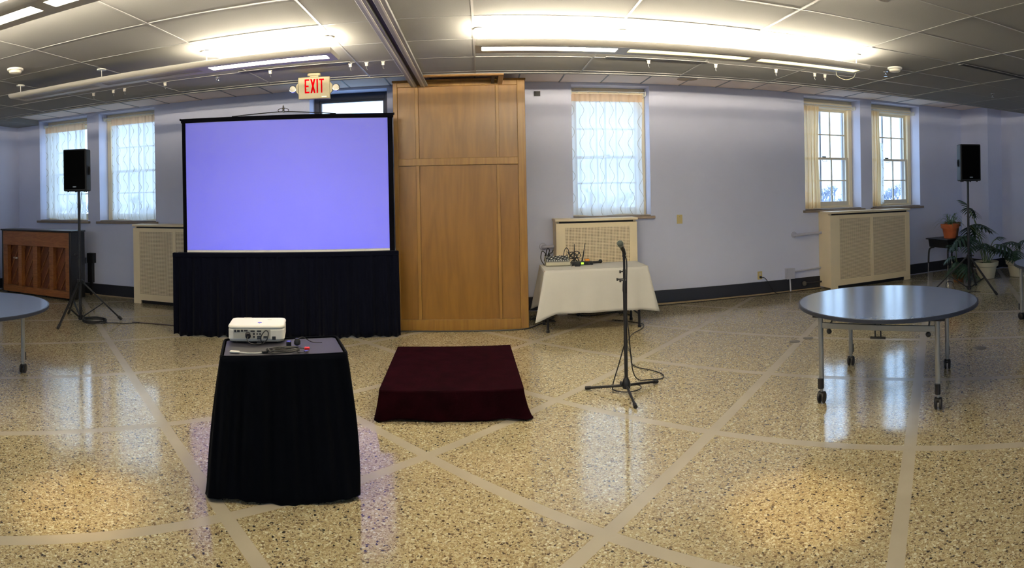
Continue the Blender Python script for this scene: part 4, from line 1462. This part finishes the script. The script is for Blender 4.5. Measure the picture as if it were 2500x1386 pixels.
# ------------------------------------------------------------------ microphone stand
ms = thing('microphone_stand', 'black tripod microphone stand in front of the white table', 'microphone stand', (1.18, 4.78, 0))
MB().lathe([(0.022, 0.045), (0.034, 0.05), (0.036, 0.09), (0.03, 0.11), (0.02, 0.13), (0.016, 0.14)], 16).build('hub', 'black', ms)
for k, t in enumerate((2.62, 0.48, -1.62)):
    c_, s_ = math.cos(t), math.sin(t)
    lg = MB().cyl((0.02 * c_, 0.02 * s_, 0.07), (0.345 * c_, 0.345 * s_, 0.022), 0.011, n=10).build('leg', 'blackmetal', ms)
    MB().cyl((0.32 * c_, 0.32 * s_, 0.025), (0.365 * c_, 0.365 * s_, 0.018), 0.016, n=12).build('rubber_foot', 'black', lg)
MB().lathe([(0.006, 0), (0.02, 0.004), (0.02, 0.016), (0.008, 0.02)], 12, (-0.055, 0, 0.09), 'X').build('hub_knob', 'black', ms)
MB().cyl((0, 0, 0.05), (0, 0, 0.86), 0.0155, n=14).build('lower_tube', 'blackmetal', ms)
MB().tube([(0, 0, 0.84), (0, 0, 0.87), (0, 0, 0.92), (0, 0, 0.95)], [0.014, 0.019, 0.017, 0.013], 12).build('clutch', 'black', ms)
MB().cyl((0, 0, 0.9), (0, 0, 1.16), 0.0105, n=12).build('upper_tube', 'blackmetal', ms)
MB().tube([(0, 0, 0.965), (0, 0, 1.045)], 0.013, 12).build('boom_clamp', 'black', ms)
for z, x in ((1.03, -0.035), (0.968, -0.06), (0.955, -0.035)):
    MB().cyl((-0.005, -0.01, z), (x, -0.012, z), 0.005, n=8).cyl((x, -0.02, z), (x - 0.012, -0.02, z), 0.013, n=10).build('clamp_knob', 'black', ms)
MB().cyl((0, 0, 1.12), (0, 0, 1.165), 0.007, n=10).build('threaded_tip', 'silver', ms)
MB().tube([(0, 0, 1.15), (0, 0, 1.195), (-0.012, -0.015, 1.215)], [0.013, 0.014, 0.017], 10).build('microphone_clip', 'black', ms)
mc = thing('microphone', 'handheld vocal microphone with grey mesh ball held in the stand clip', 'microphone', (1.18, 4.78, 1.19))
d0, d1 = Vector((0.012, 0.015, -0.02)), Vector((-0.04, -0.06, 0.065))
MB().tube([d0, d0.lerp(d1, 0.4), d1], [0.011, 0.015, 0.019], 12).build('body', 'black', mc)
MB().tube([d1, d1 + (d1 - d0).normalized() * 0.012], 0.025, 14).build('collar', 'grey', mc)
cpos = d1 + (d1 - d0).normalized() * 0.022
MB().ball(cpos, 0.027, 16, 10).build('grille_ball', 'mesh_steel', mc)
mcab = cable_thing('microphone_cable', 'black cable falling from the microphone and snaking to the white table', 'cable',
                   [(1.19, 4.80, 1.165), (1.21, 4.81, 1.10), (1.205, 4.81, 0.9), (1.20, 4.80, 0.65), (1.215, 4.80, 0.5), (1.23, 4.82, 0.35), (1.27, 4.9, 0.15), (1.35, 5.02, 0.03), (1.45, 5.06, 0.006), (1.58, 5.05, 0.006), (1.62, 5.17, 0.006), (1.56, 5.32, 0.006), (1.46, 5.45, 0.006), (1.44, 5.62, 0.006), (1.50, 5.82, 0.006), (1.54, 6.1, 0.006), (1.60, 6.4, 0.006), (1.75, 6.75, 0.006), (1.97, 7.05, 0.006), (1.99, 7.3, 0.006), (1.7, 7.6, 0.006)], 0.005)
lc = [(1.17, 4.80, 0.40), (1.13, 4.82, 0.25), (1.09, 4.85, 0.10)]
lc += [(1.20 + 0.125 * math.cos(PI + k * 0.5), 4.85 + 0.11 * math.sin(PI + k * 0.5), 0.03 - 0.0006 * (k % 13)) for k in range(27)]
cable_thing('cable_loop', 'black cable coiled around the base of the microphone stand', 'cable', lc, 0.005, sub=4)

# ------------------------------------------------------------------ loudspeakers and stands
def speaker_stand(label, loc, angs, h):
    s = thing('speaker_stand', label, 'speaker stand', loc, group='tripod speaker stands')
    MB().cyl((0, 0, 0.03), (0, 0, 0.98), 0.022, n=14).build('lower_pole', 'blackmetal', s)
    MB().cyl((0, 0, 0.9), (0, 0, h), 0.0195, n=14).build('upper_pole', 'blackmetal', s)
    MB().tube([(0, 0, 0.90), (0, 0, 0.94), (0, 0, 1.0)], [0.03, 0.03, 0.024], 12).build('upper_collar', 'black', s)
    MB().cyl((-0.02, 0, 0.95), (-0.06, -0.02, 0.95), 0.006, n=8).ball((-0.068, -0.02, 0.95), 0.016, 8, 6).build('height_knob', 'black', s)
    MB().tube([(0, 0, 0.53), (0, 0, 0.60)], 0.036, 12).build('leg_collar', 'black', s)
    MB().tube([(0, 0, 0.04), (0, 0, 0.10)], 0.032, 12).build('brace_collar', 'black', s)
    MB().cyl((0.03, -0.01, 0.58), (0.075, -0.02, 0.58), 0.006, n=8).ball((0.08, -0.02, 0.58), 0.016, 8, 6).build('collar_knob', 'black', s)
    for a in angs:
        c_, s_ = math.cos(a), math.sin(a)
        lg = MB().bar((0.03 * c_, 0.03 * s_, 0.565), (0.56 * c_, 0.56 * s_, 0.035), 0.03, 0.022).build('leg', 'blackmetal', s, bevel=0.004)
        MB().tube([(0.535 * c_, 0.535 * s_, 0.06), (0.585 * c_, 0.585 * s_, 0.018)], 0.021, 10).build('rubber_foot', 'black', lg)
        MB().bar((0.028 * c_, 0.028 * s_, 0.07), (0.33 * c_, 0.33 * s_, 0.262), 0.022, 0.014).build('brace', 'blackmetal', s)
    return s


def speaker(label, loc, normal, w=0.34, d=0.32, h=0.585):
    rz_ = math.atan2(normal[0], -normal[1])
    s = thing('loudspeaker', label, 'loudspeaker', loc, rz_, group='loudspeakers on stands')
    poly = [(-w / 2, -d / 2), (w / 2, -d / 2), (w / 2, d * 0.1), (w * 0.3, d / 2), (-w * 0.3, d / 2), (-w / 2, d * 0.1)]
    MB().prism(poly, 0.0, h).build('cabinet', 'spk', s, bevel=0.018, segs=3)
    MB().box(-w / 2 + 0.02, w / 2 - 0.02, -d / 2 - 0.012, -d / 2 + 0.002, 0.03, h - 0.02).build('grille', 'spk_grille', s, bevel=0.012, segs=3)
    MB().box(-0.025, 0.025, -d / 2 - 0.014, -d / 2 - 0.0115, 0.055, 0.066).build('name_badge', 'grey', s)
    for sx in (-1, 1):
        MB().prism([(-d * 0.22, h * 0.38), (-d * 0.04, h * 0.38), (-d * 0.04, h * 0.60), (-d * 0.22, h * 0.60)], sx * w / 2 - 0.003, sx * w / 2 + 0.0015, 'X').build('handle_recess', 'slot', s)
        MB().tube([(sx * (w / 2 + 0.004), -d * 0.13, h * 0.40), (sx * (w / 2 + 0.012), -d * 0.13, h * 0.49), (sx * (w / 2 + 0.004), -d * 0.13, h * 0.58)], 0.012, 8).build('handle', 'spk', s)
    for x, y in ((-0.12, -0.10), (0.12, -0.10), (-0.08, 0.1), (0.08, 0.1)):
        MB().cyl((x, y, -0.012), (x, y, 0.002), 0.014, n=8).build('foot', 'black', s)
    MB().cyl((0, 0, -0.006), (0, 0, 0.02), 0.03, n=12).build('pole_cup', 'black', s)
    return s


SL = (-5.25, 6.42, 0)
SR = (6.98, 6.38, 0)
speaker_stand('black tripod speaker stand beside the piano', SL, [math.atan2(-0.5, 0.07), math.atan2(0.4, 0.435), math.atan2(0.27, -0.42)], 1.86)
speaker_stand('black tripod speaker stand before the potted plants', SR, [math.atan2(-0.66, 0.0), math.atan2(0.35, -0.22), math.atan2(0.3, 0.5)], 1.80)
speaker('black loudspeaker on the stand beside the piano', (SL[0], SL[1], 1.84), (0.333, -0.943))
speaker('black loudspeaker on the stand before the potted plants', (SR[0], SR[1], 1.785), (-0.47, -0.88))

# cables by the left stand
coil = []
for k in range(60):
    a = k * 0.42
    coil.append((0.17 * math.cos(a) * (1 + 0.08 * math.sin(k)), 0.15 * math.sin(a) * (1 + 0.08 * math.cos(k * 1.7)), 0.008 + 0.0007 * k + 0.006 * math.sin(k * 2.1) ** 2))
fc = thing('floor_cable_coil', 'black cable coiled on the floor under the left speaker stand', 'cable', (-5.06, 6.50, 0))
MB().tube(smooth_path(coil, 3), 0.007, 6).build('coil', 'black', fc)
MB().tube(smooth_path([(0.16, 0.02, 0.01), (0.3, 0.12, 0.008), (0.42, 0.16, 0.008), (0.55, 0.30, 0.008)], 6), 0.006, 6).build('tail', 'black', fc)
cv = tag(MB().prism([(0, 0), (0.0, 0.05), (1.05, 0.16), (1.05, 0.11)], 0, 0.008).build('cord_cover', 'cordbrown', bevel=0.003), 'flat brown cord cover on the floor left of the screen skirt', 'cord cover')
cv.location = (-4.62, 6.78, 0)
cable_thing('speaker_wire', 'thin black wire running down the left speaker stand pole', 'cord', [(SL[0] + 0.05, SL[1] + 0.0, 1.83), (SL[0] + 0.045, SL[1] - 0.03, 1.5), (SL[0] + 0.035, SL[1] - 0.03, 1.0), (SL[0] + 0.05, SL[1] - 0.03, 0.6), (SL[0] + 0.04, SL[1] - 0.035, 0.3), (SL[0] + 0.10, SL[1] - 0.02, 0.07), (SL[0] + 0.17, SL[1] + 0.02, 0.05)], 0.004)
wb_ = thing('power_conditioner', 'tall black power unit on the wall behind the left speaker stand', 'power unit', (-6.62, YW, 0.30))
MB().box(-0.05, 0.09, -0.10, 0, 0.28, 0.46).build('upper_box', 'black', wb_, bevel=0.006)
MB().box(-0.05, 0.05, -0.08, 0, -0.08, 0.28).build('lower_box', 'black', wb_, bevel=0.006)
MB().box(-0.02, 0.03, -0.06, -0.02, -0.30, -0.08).build('duct', 'black', wb_)
# cables by the right stand
cable_thing('speaker_power_cord', 'black cord looping on the floor by the right speaker stand', 'cord', [(6.82, 6.46, 0.006), (6.70, 6.5, 0.01), (6.62, 6.55, 0.10), (6.66, 6.56, 0.18), (6.74, 6.52, 0.17), (6.76, 6.48, 0.06), (6.85, 6.36, 0.006), (7.0, 6.30, 0.006), (7.05, 6.2, 0.006)], 0.005)

# cables in front of the closet and below the white table
cable_thing('closet_front_cable', 'black cable along the foot of the oak closet', 'cable', [(-1.05, 7.26, 0.008), (-0.6, 7.28, 0.008), (-0.1, 7.28, 0.008), (0.3, 7.29, 0.008), (0.55, 7.34, 0.008), (0.72, 7.55, 0.008), (0.86, 7.75, 0.008)], 0.009)
tg = []
for k in range(18):
    tg.append((0.78 + 0.16 * math.cos(k * 1.1), 7.72 + 0.16 * math.sin(k * 0.83), 0.01 + 0.004 * k))
cable_thing('under_table_cables', 'loose black cables on the floor behind the left table leg', 'cable', tg, 0.006, sub=5)
up = cable_thing('extension_cable', 'black cord with a plug lying under the white table', 'cord', [(1.30, 7.95, 0.02), (1.42, 7.93, 0.008), (1.62, 7.95, 0.008), (1.85, 7.98, 0.02), (2.0, 7.8, 0.008)], 0.006)
MB().ball((0, 0, 0.012), 0.03, 10, 8).build('plug', 'black', up)

# ------------------------------------------------------------------ piano (its back to the room)
pn = thing('upright_piano', 'upright piano seen from its wooden back in the left corner', 'piano', (-7.31, 7.64, 0))
q = lambda x: x + 7.31
MB().box(q(-8.15), q(-8.115), 0.0, 0.38, 0.03, 1.17).build('side', 'piano_black', pn, bevel=0.005)
MB().box(q(-6.485), q(-6.44), 0.0, 0.38, 0.03, 1.17).build('side', 'piano_black', pn, bevel=0.005)
MB().box(q(-8.17), q(-6.42), -0.02, 0.38, 1.17, 1.20).build('lid', 'piano_black', pn, bevel=0.006)
MB().box(q(-8.115), q(-6.485), 0.0, 0.10, 0.905, 1.165).build('pin_block_board', 'piano', pn, bevel=0.004)
MB().box(q(-8.115), q(-6.485), 0.0, 0.10, 0.04, 0.16).build('bottom_rail', 'piano', pn, bevel=0.004)
for a, b in ((-8.115, -8.0), (-7.72, -7.63), (-7.345, -7.236), (-6.95, -6.853), (-6.573, -6.485)):
    MB().box(q(a), q(b), 0.005, 0.10, 0.16, 0.905).build('back_post', 'piano', pn, bevel=0.004)
MB().box(q(-8.115), q(-6.485), 0.13, 0.142, 0.10, 0.95).build('soundboard', 'soundboard', pn, smooth=False)
for k in range(14):
    x = -8.50 + 0.155 * k
    a, b = Vector((q(x), 0.12, 0.12)), Vector((q(x + 0.42), 0.12, 0.93))
    lo, hi = 0.0, 1.0
    if a.x < q(-8.11):
        lo = (q(-8.11) - a.x) / (b.x - a.x)
    if b.x > q(-6.49):
        hi = (q(-6.49) - a.x) / (b.x - a.x)
    if hi - lo > 0.1:
        MB().bar(a.lerp(b, lo), a.lerp(b, hi), 0.02, 0.025, (0, 1, 0)).build('rib', 'piano', pn, bevel=0.003)
for x in (-7.95, -6.66):
    MB().box(q(x), q(x + 0.10), 0.11, 0.13, 0.64, 0.67).build('soundboard_button', 'offwhite', pn)
MB().box(q(-8.1), q(-6.5), 0.30, 0.50, 0.60, 0.70).build('key_bed', 'piano_black', pn)
MB().box(q(-8.1), q(-6.5), 0.34, 0.37, 0.10, 1.16).build('front_board', 'piano_black', pn)
for x in (-8.05, -6.56):
    for y in (0.06, 0.30):
        MB().lathe([(0.03, -0.014), (0.03, 0.014)], 14, (q(x), y, 0.03), 'X').build('caster', 'black', pn)

# ------------------------------------------------------------------ round folding tables
def round_table(label, loc, rz_, lx=0.46, ly=0.50, r=0.765):
    t = thing('round_table', label, 'table', loc, rz_, group='round blue-grey folding tables')
    MB().lathe([(0.001, 0.704), (r - 0.004, 0.704), (r - 0.004, 0.7335), (0.001, 0.7335)], 96).build('tabletop', 'laminate', t, angle=30)
    MB().lathe([(r - 0.004, 0.702), (r + 0.003, 0.706), (r + 0.003, 0.7305), (r - 0.004, 0.7338), (r - 0.010, 0.7336), (r - 0.010, 0.702)], 96).build('edge_band', 'darkedge', t, angle=30)
    for sy in (-1, 1):
        MB().bar((-lx, sy * ly, 0.615), (lx, sy * ly, 0.615), 0.022, 0.045).build('cross_bar', 'grey', t, bevel=0.004)
        MB().bar((-lx - 0.06, sy * ly, 0.69), (lx + 0.06, sy * ly, 0.69), 0.05, 0.026).build('top_rail', 'blackmetal', t, bevel=0.003)
        for sx in (-1, 1):
            lg = MB().tube([(sx * lx, sy * ly, 0.13), (sx * lx, sy * ly, 0.70)], 0.020, 14).build('leg', 'grey', t)
            br = MB().prism([(-0.02, 0.11), (0.02, 0.11), (0.02, 0.20), (-0.0, 0.25), (-0.02, 0.25)], -0.016, 0.016, 'Y')
            br.xf(Matrix.Translation((sx * lx, sy * ly, 0)) @ Matrix.Rotation(PI / 2 * (1 if sy > 0 else -1), 4, 'Z')).build('caster_bracket', 'grey', t, bevel=0.004)
            MB().tube([(sx * lx, sy * (ly + 0.028), 0.125), (sx * lx, sy * (ly + 0.028), 0.20)], 0.022, 10).build('bumper', 'black', t)
            MB().cyl((sx * lx, sy * ly, 0.085), (sx * lx, sy * ly, 0.13), 0.012, n=10).build('caster_stem', 'grey', t)
            cs_ = MB()
            for k in (-1, 1):
                cs_.lathe([(0.02, 0.008 * k), (0.045, 0.010 * k), (0.046, 0.024 * k), (0.036, 0.030 * k), (0.01, 0.031 * k)], 20, (sx * lx, sy * ly, 0.046), 'X')
            cs_.build('caster', 'black', t)
            MB().box(sx * lx - 0.03, sx * lx + 0.03, sy * ly - 0.028, sy * ly + 0.028, 0.055, 0.088).build('caster_hood', 'black', t, bevel=0.012)
            MB().bar((sx * lx * 0.85, sy * ly, 0.60), (sx * lx * 0.85, sy * ly * 0.45, 0.695), 0.012, 0.012).build('stay', 'grey', t)
            MB().ball((sx * lx * 0.85, sy * ly, 0.57), 0.022, 8, 6).build('stay_knob', 'black', t)
    MB().bar((-0.0, -ly, 0.66), (0.0, ly, 0.66), 0.05, 0.03).build('spine', 'blackmetal', t)
    for sx in (-0.022, 0.022):
        MB().cyl((sx, -ly - 0.0, 0.70), (sx, -ly - 0.0, 0.53), 0.006, n=8).build('latch_rod', 'blackmetal', t)
    MB().cyl((-0.06, -ly, 0.535), (0.06, -ly, 0.535), 0.010, n=8).build('latch_bar', 'blackmetal', t)
    return t


rA = math.atan2(-0.698, 0.595)
round_table('round blue-grey folding table on casters in the right foreground', (3.20, 3.86, 0), rA)
round_table('round blue-grey folding table cut off by the left edge', (-4.31, 3.594, 0), 0.45, 0.40, 0.42)
round_table('round blue-grey folding table just entering at the right edge', (6.27, 3.93, 0), -0.185)

# round brass covers set in the floor
dm = MB().lathe([(0.055, 0.0), (0.055, 0.003), (0.048, 0.005), (0.001, 0.005)], 24)
for (x, y, lab) in ((3.30, 5.62, 'round dull metal cover in the floor left of the right-hand round table'), (3.50, 5.66, 'second round metal cover in the floor beside the first'), (4.6, 4.05, 'round metal cover in the floor behind the right-hand round table')):
    o = tag(MB().lathe([(0.06, 0.0), (0.06, 0.002), (0.05, 0.004), (0.001, 0.004)], 24).build('floor_cover', 'brass'), lab, 'floor cover')
    o.location = (x, y, 0)

# ------------------------------------------------------------------ school desk with plants
dk = thing('school_desk', 'black school desk carrying the clay pots in the far corner', 'desk', (8.03, 7.83, 0))
MB().box(-0.36, 0.36, -0.29, 0.29, 0.705, 0.73).build('top', 'black', dk, bevel=0.008)
MB().prism([(-0.30, 0.56), (0.30, 0.56), (0.33, 0.705), (-0.33, 0.705)], -0.25, 0.25, 'Y').build('book_box', 'black', dk, bevel=0.006)
for sx in (-1, 1):
    for sy in (-1, 1):
        lg = MB().tube(smooth_path([(sx * 0.22, sy * 0.20, 0.555), (sx * 0.28, sy * 0.23, 0.54), (sx * 0.31, sy * 0.25, 0.48), (sx * 0.32, sy * 0.26, 0.25)], 5), 0.017, 10).build('leg', 'blackmetal', dk)
        MB().cyl((sx * 0.32, sy * 0.26, 0.26), (sx * 0.33, sy * 0.265, 0.0), 0.012, n=10).build('leg_extension', 'silver', lg)


def pot(name, label, loc, prof, mat, soil_r, soil_z, cat='plant pot'):
    p = thing(name, label, cat, loc)
    MB().lathe(prof, 32).build('pot', mat, p)
    MB().lathe([(soil_r, soil_z - 0.01), (soil_r, soil_z), (0.001, soil_z + 0.01)], 20).build('soil', 'soil', p)
    return p


def blade(L, w, rise, droop, curl=0.0):
    n = 8
    m = MB()
    for i in range(n + 1):
        t = i / n
        x = L * t
        z = rise * math.sin(t * PI * 0.62) - droop * t * t
        ww = w * (0.55 + 0.9 * t * (1 - t)) * (1 - t) ** 0.45 + 0.0008
        m.v += [(x, -ww, z + 0.25 * ww), (x, curl * t * t, z), (x, ww + curl * t * t, z + 0.25 * ww)]
    for i in range(n):
        a = i * 3
        m.f += [(a, a + 1, a + 4, a + 3), (a + 1, a + 2, a + 5, a + 4)]
    return m


blades = [blade(0.30, 0.010, 0.16, 0.17).mesh('leaf', 'leaf2', fix=False), blade(0.24, 0.009, 0.20, 0.09).mesh('leaf', 'leaf2', fix=False), blade(0.36, 0.010, 0.12, 0.22).mesh('leaf', 'leaf2', fix=False), blade(0.18, 0.008, 0.22, 0.03).mesh('leaf', 'leaf2', fix=False)]
rp = random.Random(3)
clay = [(0.105, 0), (0.112, 0.004), (0.145, 0.19), (0.172, 0.19), (0.176, 0.265), (0.160, 0.265), (0.152, 0.225)]
p1 = pot('potted_spider_plant', 'orange clay pot of spider plant at the front of the black desk', (7.93, 7.72, 0.732), clay, 'terracotta', 0.152, 0.235, 'potted plant')
for k in range(26):
    link_mesh('leaf', blades[k % 4], p1, (rp.uniform(-0.03, 0.03), rp.uniform(-0.03, 0.03), 0.24), (0, rp.uniform(-0.25, 0.1), k * 2.4))
p2 = pot('potted_spider_plant', 'weathered brown clay pot of spider plant behind the orange one', (8.21, 7.92, 0.732), [(a * 0.9, b * 1.05) for a, b in clay], 'terracotta2', 0.136, 0.24, 'potted plant')
for k in range(16):
    link_mesh('leaf', blades[(k + 1) % 4], p2, (rp.uniform(-0.03, 0.03), rp.uniform(-0.03, 0.03), 0.25), (0, rp.uniform(-0.3, 0.1), k * 2.1))


def lobed_leaf(L):
    """deeply cut philodendron leaf along +x, drooping"""
    m = MB()
    n = 8

    def mid(t):
        return Vector((L * t, 0, 0.10 * L * math.sin(PI * t) - 0.32 * L * t * t))
    for i in range(n):
        t = 0.05 + 0.85 * i / (n - 1)
        ln = L * (0.30 + 0.34 * math.sin(PI * min(1, t * 0.9 + 0.12))) * (1.0 if i < n - 1 else 0.7)
        ang = 1.75 - 1.15 * t
        for s in (-1, 1):
            d = Vector((math.cos(ang), s * math.sin(ang), -0.25))
            sd = Vector((-math.sin(ang) * s, math.cos(ang), 0)) * s
            w = L * 0.062
            o_ = len(m.v)
            for j in range(5):
                u = j / 4
                c = mid(t) + d * ln * u + Vector((0.10 * ln * u * u, 0, -0.30 * ln * u * u))
                ww = w * (0.75 + 0.8 * u * (1 - u)) * (1 - u ** 3 * 0.93)
                m.v += [tuple(c - sd * ww), tuple(c + sd * ww)]
            for j in range(4):
                a = o_ + j * 2
                m.f.append((a, a + 1, a + 3, a + 2))
    o_ = len(m.v)
    for j in range(7):                                   # blade along the midrib and the tip
        t = j / 6 * 1.12
        c = mid(t)
        ww = L * 0.10 * math.sin(PI * min(1, 0.12 + 0.80 * t)) if t < 1.1 else 0.002
        m.v += [tuple(c + Vector((0, -ww, 0))), tuple(c + Vector((0, ww, 0)))]
    for j in range(6):
        a = o_ + j * 2
        m.f.append((a, a + 1, a + 3, a + 2))
    return m


leafm = {L: lobed_leaf(L).mesh('leaf', 'leaf', fix=False) for L in (0.22, 0.34, 0.46)}
white_prof = [(0.14, 0), (0.15, 0.006), (0.195, 0.22), (0.225, 0.235), (0.235, 0.31), (0.215, 0.31), (0.205, 0.26)]


def philodendron(name, label, loc, prof, mat, soil, leaves, sr=0.2):
    p = pot(name, label, loc, prof, mat, sr, soil, 'potted plant')
    for (tip, L, yaw, pitch) in leaves:
        tip = Vector(tip)
        b = Vector((0.05 * math.cos(yaw), 0.05 * math.sin(yaw), soil))
        midp = b.lerp(tip, 0.5) + Vector((0, 0, 0.10 + 0.15 * (tip - b).length * 0.5))
        MB().tube(smooth_path([b, midp, tip], 6), 0.007, 6).build('stem', 'stem', p)
        link_mesh('leaf', leafm[L], p, tip, (0, pitch, yaw))
    return p


philodendron('potted_philodendron', 'large lobed-leaf plant in a cream pot behind the right speaker stand', (8.22, 7.08, 0), white_prof, 'whitepot', 0.27, [
    ((-0.02, 0.45, 1.30), 0.34, 0.1, 0.3), ((-0.02, 0.40, 1.30), 0.22, 2.0, -0.9), ((-0.12, 0.25, 0.98), 0.46, -0.3, 0.05), ((-0.10, 0.30, 0.95), 0.46, 0.5, 0.25),
    ((-0.25, 0.18, 0.80), 0.46, 2.9, 0.2), ((-0.20, 0.15, 0.74), 0.34, 3.6, 0.35), ((0.18, -0.12, 0.62), 0.46, -0.9, 0.35), ((0.10, -0.15, 0.55), 0.34, -0.5, 0.5),
    ((0.28, -0.02, 0.70), 0.22, 0.2, -0.3), ((-0.05, 0.02, 0.56), 0.34, 1.2, -0.2), ((0.22, 0.1, 0.56), 0.34, 0.4, 0.2), ((0.5, 0.02, 0.46), 0.22, 0.0, 0.2),
    ((-0.02, 0.1, 0.62), 0.34, -1.9, -0.1), ((0.30, -0.25, 0.48), 0.34, -1.0, 0.6)])
philodendron('potted_philodendron', 'dark low plant under the black desk behind the speaker stand', (7.62, 7.22, 0), [(0.09, 0), (0.12, 0.14), (0.125, 0.15), (0.11, 0.15)], 'terracotta2', 0.13, [
    ((-0.05, 0.05, 0.46), 0.22, 2.6, 0.3), ((-0.06, -0.02, 0.36), 0.22, 3.4, 0.4), ((0.05, -0.05, 0.32), 0.34, -0.6, 0.5), ((0.12, 0.0, 0.22), 0.34, -0.9, 0.3), ((0.0, -0.08, 0.30), 0.34, -1.8, 0.4),
    ((-0.06, 0.06, 0.26), 0.22, 2.9, 0.5), ((0.02, 0.08, 0.55), 0.22, 1.2, -0.6), ((-0.02, 0.0, 0.2), 0.22, -2.4, 0.2)], sr=0.1)
philodendron('potted_philodendron', 'dark leafy plant behind the round table at the right edge', (8.75, 6.75, 0), white_prof, 'whitepot', 0.27, [
    ((0.0, 0.0, 0.62), 0.34, 2.8, -0.2), ((0.05, -0.05, 0.66), 0.34, -1.6, -0.1), ((0.1, 0.05, 0.60), 0.34, 0.6, 0.1), ((-0.1, -0.05, 0.5), 0.34, -2.6, 0.2)])

# ------------------------------------------------------------------ outside: ground, bare trees, a house
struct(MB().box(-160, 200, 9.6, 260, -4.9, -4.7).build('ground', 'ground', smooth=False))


def grow(m, p, d, L, r, depth, rnd):
    q_ = p + d * L
    m.tube([p, q_], [r, r * 0.65], 4, caps=False)
    if depth == 0:
        return
    for k in range(rnd.choice((3, 3, 4))):
        nd = (d + Vector((rnd.uniform(-0.75, 0.75), rnd.uniform(-0.75, 0.75), rnd.uniform(-0.1, 0.6)))).normalized()
        grow(m, p.lerp(q_, rnd.uniform(0.55, 1.0)), nd, L * rnd.uniform(0.58, 0.8), r * 0.6, depth - 1, rnd)


tmesh = []
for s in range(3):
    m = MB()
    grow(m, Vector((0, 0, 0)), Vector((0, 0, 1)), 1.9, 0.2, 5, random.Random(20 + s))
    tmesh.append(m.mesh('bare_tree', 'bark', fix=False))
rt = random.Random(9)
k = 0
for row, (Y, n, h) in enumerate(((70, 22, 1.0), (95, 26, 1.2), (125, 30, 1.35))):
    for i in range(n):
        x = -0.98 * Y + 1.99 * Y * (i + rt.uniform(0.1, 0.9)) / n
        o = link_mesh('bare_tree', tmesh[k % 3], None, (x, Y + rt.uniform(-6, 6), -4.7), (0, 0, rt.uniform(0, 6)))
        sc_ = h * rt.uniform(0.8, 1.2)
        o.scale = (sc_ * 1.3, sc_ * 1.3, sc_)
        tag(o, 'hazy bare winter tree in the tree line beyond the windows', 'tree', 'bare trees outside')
        k += 1
hs = thing('house', 'small white gabled house seen through the window nearest the plants', 'house', (40.3, 50.5, -4.7), 0.35)
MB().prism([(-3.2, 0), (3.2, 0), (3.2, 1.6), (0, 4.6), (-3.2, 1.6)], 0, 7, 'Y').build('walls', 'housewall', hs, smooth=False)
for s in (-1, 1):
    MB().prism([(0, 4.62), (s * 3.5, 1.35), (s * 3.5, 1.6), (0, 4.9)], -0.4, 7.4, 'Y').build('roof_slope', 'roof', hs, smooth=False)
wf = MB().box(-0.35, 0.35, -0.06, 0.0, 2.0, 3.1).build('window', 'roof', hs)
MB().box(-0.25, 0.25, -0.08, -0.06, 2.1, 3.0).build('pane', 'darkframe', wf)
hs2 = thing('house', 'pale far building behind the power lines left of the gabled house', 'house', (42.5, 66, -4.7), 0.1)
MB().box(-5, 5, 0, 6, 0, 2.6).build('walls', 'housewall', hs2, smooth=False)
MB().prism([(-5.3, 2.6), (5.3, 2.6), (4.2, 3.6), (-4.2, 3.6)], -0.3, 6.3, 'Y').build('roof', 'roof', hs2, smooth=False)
pw = thing('power_line', 'thin dark power lines outside the clear windows', 'power line', (0, 40, 0))
for z in (0.15, 0.4):
    MB().tube([(20 + 2.5 * i, 0, z - 0.6 * math.sin(PI * i / 12)) for i in range(13)], 0.03, 4).build('wire', 'darkframe', pw)

# daylight sampling guides (portals): emit nothing themselves
for a, b in WIN:
    l = bpy.data.lights.new('window_portal', 'AREA')
    l.shape = 'RECTANGLE'
    l.size, l.size_y = b - a, WZ1 - WZ0
    l.cycles.is_portal = True
    o = bpy.data.objects.new('window_portal', l)
    COL.objects.link(o)
    o.location = ((a + b) / 2, YW + WT + 0.02, (WZ0 + WZ1) / 2)
    o.rotation_euler = (-PI / 2, 0, 0)
for a, b in ADDED_RWIN:
    l = bpy.data.lights.new('window_portal', 'AREA')
    l.shape = 'RECTANGLE'
    l.size, l.size_y = b - a, RZ1 - 1.0
    l.cycles.is_portal = True
    o = bpy.data.objects.new('window_portal', l)
    COL.objects.link(o)
    o.location = ((a + b) / 2, YB - WT - 0.02, (1.0 + RZ1) / 2)
    o.rotation_euler = (PI / 2, 0, 0)
